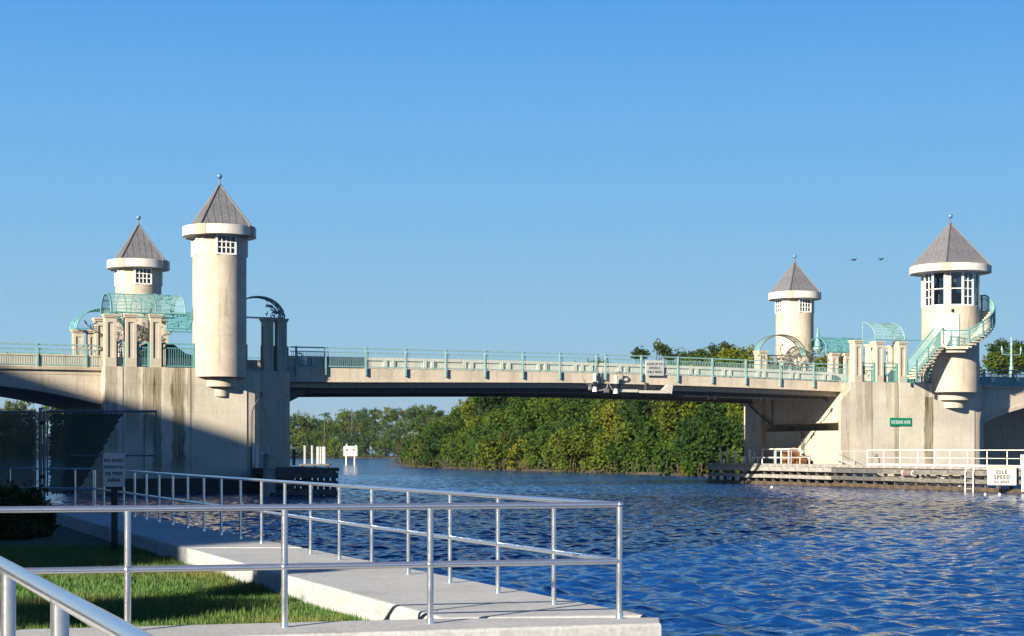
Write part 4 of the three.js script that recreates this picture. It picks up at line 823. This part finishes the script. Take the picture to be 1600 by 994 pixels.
{
  const N = (s) => [1.02 - 0.969 * s, -15.78 + 0.245 * s], H1 = WALK + 1.08, H2 = WALK + 0.545;
  pipeRail('silver pipe railing running across the foreground to the walkway corner', [[...N(0)], [...N(1.83)], [...N(3.17)], [...N(4.55)], [...N(6.0)]], [[V(N(0)[0], H1, N(0)[1]), V(N(7.5)[0], H1, N(7.5)[1])], [V(N(0)[0], H2, N(0)[1]), V(N(7.5)[0], H2, N(7.5)[1])]], 0.03, (t) => {
    mesh('elbow', [new THREE.SphereGeometry(0.036, 14, 10).translate(N(0)[0], H1, N(0)[1]), ...[1.83, 3.17, 4.55].map((s) => new THREE.SphereGeometry(0.042, 14, 10).translate(N(s)[0], H2, N(s)[1]))], M.alu, t);
  });
  const S = (s) => [1.02 - 0.387 * s, -15.78 - 0.922 * s], ps = []; for (let k = 1; k <= 21; k++) ps.push(S(k * 1.52));
  pipeRail('long silver pipe railing along the water side of the walkway, ending in shadow', ps, [[V(S(0.05)[0], H1, S(0.05)[1]), V(S(32.2)[0], H1, S(32.2)[1])], [V(S(0.05)[0], H2, S(0.05)[1]), V(S(32.2)[0], H2, S(32.2)[1])]], 0.026);
  const e = S(32.2), E2 = [e[0] - 2.6, e[1] - 1.1];
  pipeRail('shaded pipe railing across the far end of the walkway by the fence', [[e[0], e[1]], [e[0] - 0.55, e[1] - 0.2], [E2[0], E2[1]]], [[V(e[0], H1, e[1]), V(e[0] - 0.55, H1, e[1] - 0.2), V(E2[0], H1, E2[1])], [V(e[0], H2, e[1]), V(e[0] - 0.55, H2, e[1] - 0.2), V(E2[0], H2, E2[1])]], 0.026);
  const dir = [(-1.03 + 2.42) / 3.23, 1], P = (z) => V(-2.42 + (z + 7.87) * 0.4303, WALK + 1.06, z);
  pipeRail('thick close silver handrail slanting through the lower left corner', [[P(-7.58).x, -7.58], [P(-6.1).x, -6.1], [P(-4.0).x, -4.0]], [[P(-10.4), P(-2.5)]], 0.034);
  void dir;
}
{ // fence, gate, notice, hedge
  const z = -46.6, X = (px) => (px - 800) / F * 46.6, Y = (py) => EYE + (703 - py) / F * 46.6;
  const pipe = (pts, r) => tubeLine(pts.map(([px, py]) => V(X(px), Y(py), z)), r);
  const slats = (inside, x0, x1, t) => {                            // diagonal fence slats, clipped to the panel
    const out = [], y0 = Y(772), y1 = Y(646);
    for (let c = x0 - 3.2; c < x1; c += 0.1) { let s = null; for (let y = y0; y <= y1 + 0.001; y += 0.05) { const x = c + (y - y0) * 1.1, ok = x > x0 && x < x1 && inside(x, y); if (ok && !s) s = V(x, y, z); if ((!ok || y + 0.05 > y1) && s) { const q = V(x, y, z); if (q.distanceTo(s) > 0.08) out.push(flat(s, q, 0.006, 0.062)); s = null; } } }
    mesh('slat', out, M.slat, t, { kind: 'stuff' });
  };
  const a = thing('chain_link_fence', 'dark slatted chain link fence panel at the far left edge', 'fence', V(0, 0, 0));
  mesh('post', pipe([[63, 637], [63, 790]], 0.05), M.fencePipe, a); mesh('rail', pipe([[-60, 644], [52, 644]], 0.035), M.fencePipe, a); mesh('rail', pipe([[-60, 730], [52, 730]], 0.025), M.fencePipe, a); mesh('post', pipe([[55, 642], [55, 775]], 0.03), M.fencePipe, a);
  slats(() => true, X(-60), X(52), a);
  const b = thing('chain_link_gate', 'dark slatted chain link gate wing reaching over the water toward the pier', 'gate', V(0, 0, 0));
  mesh('post', pipe([[69, 642], [69, 785]], 0.04), M.fencePipe, b); mesh('frame', [pipe([[74, 643], [244, 643], [244, 716]], 0.03), pipe([[74, 643], [74, 775]], 0.025), pipe([[110, 712], [244, 712]], 0.022), pipe([[74, 766], [160, 766]], 0.022)], M.fencePipe, b);
  mesh('hinge', [box(0.16, 0.09, 0.1, X(66), Y(661), z), box(0.16, 0.09, 0.1, X(66), Y(745), z)], M.black, b);
  slats((x, y) => x < lerp(X(140), X(190), clamp((y - Y(735)) / (Y(648) - Y(735)), -0.4, 1)), X(76), X(190), b);
  const s = thing('notice_sign', 'small white no dogs notice on a dark post by the walkway, in shadow', 'sign', V((178 - 800) / F * 30.4, 0, -30.4), 0.12);
  mesh('post', box2(-0.055, 0.055, 0.9, 2.5, -0.12, -0.03), M.woodDark, s);
  mesh('plate', rbox(0.39, 0.61, 0.02, 0.008, 0, 2.63, 0), M.trimWhite, s);
  face('print', 0.385, 0.6, signMat(256, 400, (c, w, h) => { c.fillStyle = '#dfe2e6'; c.fillRect(0, 0, w, h); lines(c, w, [['NO DOGS', 82, 54], ['PERMITTED', 164, 44], ['IN THIS', 244, 56], ['AREA', 322, 60]], '#16181c'); }), s, 0, 2.63, 0.0125);
}

// ---------------------------------------------------------------- vegetation
function clumpGeo(n, rad, lw, ll, sd) {
  seed = sd; const out = [];
  for (let i = 0; i < n; i++) {
    const g = new THREE.BufferGeometry(), w = lw * rr(0.7, 1.3), l = ll * rr(0.7, 1.3);
    g.setAttribute('position', new THREE.Float32BufferAttribute([0, 0, 0, w, l * 0.5, 0.03, 0, l, 0, -w, l * 0.5, 0.03], 3)); g.setIndex([0, 1, 2, 0, 2, 3]); g.computeVertexNormals();
    const d = V(rr(-1, 1), rr(-1, 1), rr(-1, 1)).normalize().multiplyScalar(rad * Math.cbrt(rnd()));
    g.rotateX(rr(-0.9, 0.9)).rotateZ(rr(-2.4, 2.4)).rotateY(rr(0, 6.28)).translate(d.x, d.y, d.z); out.push(g);
  }
  return merged(out);
}
const leafMat = new THREE.MeshPhysicalMaterial({ color: RGB(1, 1, 1), roughness: 0.7, specularIntensity: 0.25, side: THREE.DoubleSide, transmission: 0.22, thickness: 0 });
const trunkMat = mat([0.11, 0.085, 0.06], 0.95, { map: woodTex });
const PALETTE = [[0.024, 0.057, 0.004], [0.039, 0.073, 0.004], [0.062, 0.09, 0.005], [0.092, 0.108, 0.006], [0.014, 0.039, 0.005], [0.056, 0.06, 0.009]];
const clumpA = clumpGeo(26, 0.46, 0.1, 0.34, 1), clumpB = clumpGeo(22, 0.7, 0.15, 0.5, 2);
// a thicket: crowns along a bank; height(s) along it, rows going back
function thicket(name, label, bank, rows, gap, height, per, clump, sd, scale, pal, nrm) {
  const root = thing(name, label, 'thicket', V(0, 0, 0)); root.userData.kind = 'stuff';
  seed = sd;
  const mats = [], cols = [], limbs = [], roots = [], c = new THREE.Color(), m4 = new THREE.Matrix4(), q = new THREE.Quaternion(), e = new THREE.Euler();
  let total = 0; const seg = []; for (let i = 0; i < bank.length - 1; i++) { const l = Math.hypot(bank[i + 1][0] - bank[i][0], bank[i + 1][1] - bank[i][1]); seg.push([total, l]); total += l; }
  const at = (s) => { let i = seg.length - 1; while (i > 0 && s < seg[i][0]) i--; const f = (s - seg[i][0]) / seg[i][1], dx = (bank[i + 1][0] - bank[i][0]) / seg[i][1], dz = (bank[i + 1][1] - bank[i][1]) / seg[i][1]; let nx = dz, nz = -dx; if (nz > 0) { nx = -nx; nz = -nz; } if (nrm) { nx = nrm[0]; nz = nrm[1]; } return [lerp(bank[i][0], bank[i + 1][0], f), lerp(bank[i][1], bank[i + 1][1], f), nx, nz]; };
  for (let r = 0; r < rows.length; r++) for (let s = rr(0, gap); s < total; s += gap * rr(0.6, 1.3)) {
    const [bx, bz, nx, nz] = at(s), back = rows[r][0] + rr(-0.9, 0.9) * gap * 0.45, H = height(s / total);
    const R = rr(0.62, 1.3) * scale, y = WATER + H * rows[r][1] * rr(0.8, 1.12), x = bx + nx * back, z = bz + nz * back;
    const yy = Math.max(y, WATER + R * 0.55);
    let pi = Math.floor(rnd() * 100); pi = pi < 30 ? 0 : pi < 55 ? 1 : pi < 74 ? 2 : pi < 83 ? 3 : pi < 95 ? 4 : 5;
    if (pal) pi = pal[Math.floor(rnd() * pal.length)];
    const base = PALETTE[pi], sy = rr(0.75, 1.0);
    for (let k = 0, m = Math.round(per * R * R / (scale * scale) * 0.3); k < m; k++) {      // leaves and twigs inside the crown
      const d = V(rr(-1, 1), rr(-1, 1), rr(-1, 1)).normalize().multiplyScalar(R * 0.62 * Math.cbrt(rnd())), p = V(x + d.x, Math.max(WATER + 0.4, yy + d.y * sy), z + d.z);
      e.set(rr(-1, 1), rr(0, 6.28), rr(-1, 1)); q.setFromEuler(e); const sc = rr(1.1, 1.7); m4.compose(p, q, V(sc, sc, sc)); mats.push(m4.clone()); const t = rr(0.8, 1.2); cols.push([base[0] * t, base[1] * t, base[2] * t]);
    }
    limbs.push(tube([V(x, WATER - 0.3, z), V(x + rr(-0.6, 0.6), lerp(WATER, yy, 0.55), z + rr(-0.3, 0.3)), V(x, yy, z)], 0.09, 5, 4));
    const n = Math.round(per * R * R / (scale * scale));
    for (let k = 0; k < n; k++) {
      const d = V(rr(-1, 1), rr(-0.75, 1), rr(-1, 1)).normalize(); if (d.x * -nx + d.z * -nz < -0.45) continue;
      const lump = 0.7 + 0.55 * vnoise(d.x * 2.2 + x, d.y * 2.2 + d.z * 2.2 + z + 400, 4096, 17), rad = R * lump * rr(0.86, 1.04);
      const p = V(x + d.x * rad, yy + d.y * rad * sy, z + d.z * rad); if (p.y < WATER + 0.35) continue;
      e.set(rr(-0.5, 0.5), rr(0, 6.28), rr(-0.5, 0.5)); q.setFromEuler(e); const sc = rr(0.7, 1.25); m4.compose(p, q, V(sc, sc, sc)); mats.push(m4.clone());
      const t = rr(0.8, 1.2); cols.push([base[0] * t * rr(0.9, 1.15), base[1] * t, base[2] * t]);
    }
    if (r === 0) for (let k = 0; k < 9; k++) { const x0 = bx + rr(-gap, gap) * 0.6, z0 = bz + rr(-0.5, 1.2) * -1; roots.push(tube([V(x0 + rr(-0.5, 0.5), WATER - 0.3, z0 + rr(0, 0.6)), V(x0, WATER + 0.5, z0), V(x0 + rr(-0.3, 0.3), WATER + rr(0.9, 1.6), z0 - 0.3)], 0.04, 5, 4)); }
  }
  const im = new THREE.InstancedMesh(clump, leafMat, mats.length); mats.forEach((m, i) => { im.setMatrixAt(i, m); im.setColorAt(i, c.setRGB(...cols[i])); });
  im.name = 'foliage'; im.castShadow = im.receiveShadow = true; im.userData.kind = 'stuff'; root.add(im);
  mesh('trunks', limbs, trunkMat, root, { kind: 'stuff' });
  if (roots.length) mesh('prop_roots', roots, trunkMat, root, { kind: 'stuff' });
  return root;
}
const W2 = (px, py) => { const d = F * (EYE - WATER) / (py - 703); return [(px - 800) / F * d, -d]; };
const nearBank = [[36, -157], [25, -153], W2(1110, 745), W2(990, 741), W2(900, 738), W2(750, 734), W2(660, 730.5), W2(628, 728.5)];
thicket('mangrove_thicket', 'dense sunlit green and yellow mangroves along the bank beyond the bridge', nearBank, [[1.6, 0.14], [3.4, 0.36], [5.6, 0.58], [8.2, 0.78], [11.5, 0.92], [15, 1.0]], 3.5, (s) => lerp(7.4, 9.3, clamp(s / 0.3, 0, 1)) - 2.0 * clamp((s - 0.74) / 0.26, 0, 1) + 0.7 * Math.sin(s * 23), 88, clumpA, 901, 2.7);
const farBank = [[-190, -380], [-120, -455], [-60, -500], [-15, -480], [12, -440], [30, -400]];
thicket('mangrove_thicket', 'hazy olive line of mangroves on the far bank left of the white channel board', farBank, [[2, 0.14], [5, 0.4], [9, 0.7], [14, 0.95]], 4.2, (s) => 11.8 + 0.8 * Math.sin(s * 31), 48, clumpB, 333, 3.2, [0, 1, 2, 1, 5, 4], [0, -1]);
thicket('mangrove_thicket', 'brownish green trees behind the columns of the right pier', [[24, -157], [34, -162], [46, -172], [72, -178], [100, -170]], [[1, 0.3], [3, 0.62], [6, 0.92]], 2.8, (s) => 9.0 + 0.5 * Math.sin(s * 25), 70, clumpA, 71, 2.1, [2, 5, 0, 5, 1, 2], [0.2, -0.98]);
{ // banks of mud under the trees
  const b = (label, pts) => { const m = mesh('mud_bank', plan(pts, -1, WATER + 0.22), mat([0.07, 0.055, 0.04], 1, { map: concreteTex }), scene); tag(m, label, null, null, 'structure'); };
  const nb = nearBank.map(([x, z]) => [x, z - 0.8]);
  b('low muddy bank under the near mangroves', [...nb, [-8, -330], [60, -330], [130, -170], [120, -128], [60, -140]]);
  b('low muddy bank under the far mangroves', [...farBank.map(([x, z]) => [x, z - 1]), [-10, -600], [-400, -700], [-400, -300]]);
}
function tree(name, label, px, d, top, crowns, pal, sd, o = {}) {     // crowns: [px, py, r metres, squash]
  const X = (p) => (p - 800) / F * d, Y = (p) => EYE + (703 - p) / F * d, t = thing(name, label, 'tree', V(X(px), WATER, -d)), x0 = X(px);
  seed = sd; const lv = [], limbs = [], tr = o.r ?? 0.16;
  const mid = V(rr(-0.3, 0.3), (Y(crowns[0][1]) - WATER) * 0.6, 0);
  for (const [cx, cy, r] of crowns) { const p = V(X(cx) - x0, Y(cy) - WATER, 0); limbs.push(tube([mid, mid.clone().lerp(p, 0.6).add(V(rr(-0.3, 0.3), 0.2, 0)), p], tr * 0.45, 8, 5)); }
  mesh('trunk', [tube([V(0, -0.5, 0), V(rr(-0.2, 0.2), mid.y * 0.5, 0), mid], tr, 10, 8), ...limbs], trunkMat, t);
  const col = [], c = new THREE.Color(), m4 = new THREE.Matrix4(), q = new THREE.Quaternion(), e = new THREE.Euler(), mats = [], cols = [];
  for (const [cx, cy, r, sq = 1] of crowns) {
    const n = Math.round((o.per ?? 30) * r * r); const p0 = V(X(cx) - x0, Y(cy) - WATER, 0);
    for (let k = 0; k < n; k++) { const dv = V(rr(-1, 1), rr(-1, 1), rr(-1, 1)).normalize().multiplyScalar(r * Math.cbrt(rr(0.12, 1)) * rr(0.8, 1.1)); e.set(rr(-0.6, 0.6), rr(0, 6.28), rr(-0.6, 0.6)); q.setFromEuler(e); const s = rr(0.7, 1.3); m4.compose(p0.clone().add(V(dv.x, dv.y * sq + (o.slant ?? 0) * dv.x, dv.z)), q, V(s, s, s)); mats.push(m4.clone()); const b = PALETTE[pal[Math.floor(rnd() * pal.length)]], k2 = rr(0.7, 1.2); cols.push([b[0] * k2, b[1] * k2, b[2] * k2]); }
  }
  const im = new THREE.InstancedMesh(o.clump ?? clumpB, leafMat, mats.length); mats.forEach((m, i) => { im.setMatrixAt(i, m); im.setColorAt(i, c.setRGB(...cols[i])); });
  im.name = 'crown'; im.userData.kind = 'stuff'; im.castShadow = im.receiveShadow = true; t.add(im); void lv; void col; void top;
}
const DK = [4, 0, 4, 5];
tree('pine_tree', 'small round dark tree top above the railing, just left of the bridge notice', 1000, 230, 0, [[1000, 551, 0.62, 0.8], [1004, 556, 0.7, 0.7], [996, 556, 0.5, 0.7]], DK, 11, { per: 30, clump: clumpA });
tree('pine_tree', 'lopsided dark tree rising above the railing over the bridge notice', 1032, 235, 0, [[1031, 540, 0.45, 1], [1027, 545, 0.3, 0.8], [1036, 547, 0.6, 0.8], [1041, 553, 0.75, 0.8], [1046, 558, 0.7, 0.6]], DK, 12, { per: 30, clump: clumpA, slant: -0.4 });
tree('pine_tree', 'low flat dark tree crown on the skyline right of the bridge notice', 1084, 235, 0, [[1079, 558, 0.7, 0.5], [1088, 556, 0.7, 0.5], [1096, 552, 0.45, 0.9], [1100, 557, 0.5, 0.7]], DK, 13, { per: 26, clump: clumpA });
tree('pine_tree', 'pointed dark tree on the skyline, second left of the right pier columns', 1115, 235, 0, [[1112, 544, 0.4, 1.2], [1117, 549, 0.6, 0.9], [1122, 555, 0.8, 0.7], [1109, 556, 0.5, 0.7]], DK, 14, { per: 26, clump: clumpA, slant: -0.5 });
tree('pine_tree', 'broad ragged dark tree on the skyline nearest the right pier columns', 1142, 235, 0, [[1131, 542, 0.5, 1], [1136, 547, 0.65, 1], [1144, 552, 0.8, 0.8], [1153, 556, 0.85, 0.7], [1157, 551, 0.45, 0.9], [1162, 559, 0.6, 0.6]], [4, 0, 5, 2], 15, { per: 26, clump: clumpA, slant: -0.3 });
for (const [px, sd] of [[1018, 1], [1062, 2], [1070, 3]]) void px, sd;
tree('pine_tree', 'thin bare looking treetop in the gap between the skyline trees', 1064, 235, 0, [[1064, 551, 0.3, 1.2], [1068, 557, 0.4, 0.8], [1058, 559, 0.35, 0.8]], DK, 16, { per: 26, clump: clumpA });
tree('pine_tree', 'open branched dark tree beside the street lamp at the right edge', 1566, 215, 0, [[1568, 541, 0.75, 0.8], [1552, 545, 0.5, 0.7], [1558, 553, 0.6, 0.7], [1584, 548, 0.8, 0.8], [1594, 545, 0.7, 0.9], [1600, 556, 1.1, 1], [1574, 560, 0.7, 0.8]], [4, 0, 4], 17, { per: 30, clump: clumpA });
tree('shrub_tree', 'brownish olive tree behind the dark right approach span', 1562, 190, 0, [[1554, 566, 1.0, 0.9], [1564, 571, 1.2, 0.8], [1576, 570, 1.0, 0.8], [1590, 569, 1.2, 0.9]], [2, 5, 0, 1], 18, { per: 40, clump: clumpA });
tree('mangrove_tree', 'crown standing out at the left end of the high mangroves under the span', 757, 222, 0, [[750, 627, 0.7, 0.6], [760, 622, 0.8, 0.7], [772, 620, 1.0, 0.7]], [4, 0], 19, { per: 40, clump: clumpA });
{ // palm on the far bank
  const d = 470, t = thing('palm_tree', 'single dark palm sticking out of the far bank just right of the left pier', 'tree', V((507 - 800) / F * d, WATER, -d)); seed = 8;
  const top = (703 - 649) / F * d + EYE - WATER; mesh('trunk', tube([V(-0.3, 0, 0), V(0, top * 0.5, 0), V(0.1, top, 0)], 0.2, 8, 6), trunkMat, t);
  for (let i = 0; i < 18; i++) { const a = rr(0, 6.28), el = rr(-0.4, 1.2), L = rr(1.4, 2.3), g = [], dir = V(Math.cos(a) * Math.cos(el), Math.sin(el), Math.sin(a) * Math.cos(el)); for (let k = 0; k < 7; k++) { const p = V(0.1, top, 0).add(dir.clone().multiplyScalar(L * (k + 1) / 7)).add(V(0, -0.9 * ((k + 1) / 7) ** 2, 0)); for (const s of [-1, 1]) g.push(new THREE.ConeGeometry(0.11, 0.75 - k * 0.05, 3).scale(1, 1, 0.25).rotateZ(Math.PI * 0.8 * s).rotateY(-a).translate(p.x, p.y - 0.15, p.z)); } mesh('frond', g, mat([0.03, 0.055, 0.02], 0.8), t); }
  const p = thing('utility_pole', 'thin utility pole with crossarm on the far tree line', 'pole', V((550 - 800) / F * 500, WATER, -500)); const h = (703 - 644) / F * 500 + EYE - WATER;
  mesh('pole', cyl(0.14, 0.1, h, 0, 0, 0, 8), M.steelDark, p); mesh('crossarm', [box(2.2, 0.16, 0.16, 0, h - 0.8, 0), box(0.5, 0.5, 0.4, 0.1, h - 0.1, 0)], M.steelDark, p);
}
{ // hedge by the fence
  const root = thing('hedge', 'dark clipped hedge in shadow in front of the fence at the left edge', 'hedge', V(0, 0, 0)); seed = 64;
  const mats = [], m4 = new THREE.Matrix4(), q = new THREE.Quaternion(), e = new THREE.Euler(), c = new THREE.Color(), d0 = 36, X = (px) => (px - 800) / F * d0;
  for (let i = 0; i < 2600; i++) { const x = rr(X(-80), X(56)), z = -d0 + rr(-0.8, 0.8), y = LAWN + (0.5 + 0.5 * vnoise(x * 2.2 + 80, z * 2 + 90, 4096, 3) - 0.3 * Math.abs(z + d0)) * Math.sqrt(rnd()) + (rnd() < 0.06 ? rr(0, 0.3) : 0); e.set(rr(-1, 1), rr(0, 6.28), rr(-1, 1)); q.setFromEuler(e); m4.compose(V(x, y, z), q, V(0.42, 0.42, 0.42)); mats.push(m4.clone()); }
  const im = new THREE.InstancedMesh(clumpA, leafMat, mats.length); mats.forEach((m, i) => { im.setMatrixAt(i, m); const k = rr(0.5, 1); im.setColorAt(i, c.setRGB(0.026 * k, 0.05 * k, 0.01 * k)); }); im.name = 'leaves'; im.userData.kind = 'stuff'; im.castShadow = true; root.add(im);
  mesh('stems', box(X(56) - X(-80) - 0.5, 0.5, 0.8, (X(56) + X(-80)) / 2, LAWN + 0.25, -d0), trunkMat, root);
}

// ---------------------------------------------------------------- what shades the left side: a condominium block and garden trees outside the frame
{
  const C = [-26.8, -7.1], e1 = [-0.826, -0.563], e2 = [-0.563, 0.826], H = 31.5;
  const t = thing('apartment_block', 'tall apartment block outside the picture on the left that shades the fence and pier', 'building', V(C[0] + e1[0] * 40 + e2[0] * 34, 0, C[1] + e1[1] * 40 + e2[1] * 34), -34.3 * Math.PI / 180);
  mesh('wall', box2(-40, 40, 0.9, H - 1, -34, 34), M.cream, t); mesh('roof', [box2(-40.02, 40.02, H - 1, H, -34.02, 34.02)], M.white, t);
  for (let f = 1; f < 10; f++) { mesh('balcony', box2(-39, 39, f * 3.1, f * 3.1 + 0.25, -35.2, -34.02), M.white, t); mesh('window', [-30, -18, -6, 6, 18, 30].map((x) => box2(x - 3, x + 3, f * 3.1 + 0.5, f * 3.1 + 2.5, -34.06, -34.01)), M.glassDark, t); }
}
function gardenTree(label, x, z, y, r, sq, sd) {
  const t = thing('garden_tree', label, 'tree', V(x, LAWN, z)); seed = sd; const h = y - LAWN;
  mesh('trunk', [tube([V(0, -0.2, 0), V(0.15, h * 0.5, 0.1), V(0, h, 0)], 0.1, 10, 8), ...[0, 1, 2, 3, 4].map((k) => tube([V(0.1, h * 0.6, 0.05), V(Math.cos(k * 1.3) * r * 0.4, h * 0.85, Math.sin(k * 1.3) * r * 0.4), V(Math.cos(k * 1.3) * r * 0.8, h, Math.sin(k * 1.3) * r * 0.8)], 0.04, 8, 6))], trunkMat, t);
  const m4 = new THREE.Matrix4(), q = new THREE.Quaternion(), e = new THREE.Euler(), c = new THREE.Color(), n = Math.round(150 * r * r * sq * 2), im = new THREE.InstancedMesh(clumpA, leafMat, n);
  for (let i = 0; i < n; i++) { const d = V(rr(-1, 1), rr(-1, 1), rr(-1, 1)).normalize().multiplyScalar(r * Math.sqrt(rnd())); e.set(rr(-1, 1), rr(0, 6.28), rr(-1, 1)); q.setFromEuler(e); m4.compose(V(d.x, h + d.y * sq, d.z), q, V(0.7, 0.7, 0.7)); im.setMatrixAt(i, m4); im.setColorAt(i, c.setRGB(0.05, 0.09, 0.02)); }
  im.name = 'crown'; im.userData.kind = 'stuff'; im.castShadow = true; t.add(im);
}
gardenTree('spreading garden tree outside the picture on the left, nearest the seawall', -12.9, -8.3, 6.05, 1.15, 0.24, 21);
gardenTree('small garden tree outside the picture on the left, farthest from the seawall', -15.4, -7.7, 6.05, 1.1, 0.24, 22);
gardenTree('slim garden tree outside the picture on the left, between two others', -11.4, -11.7, 6.0, 0.6, 0.5, 23);

renderer.render(scene, camera);
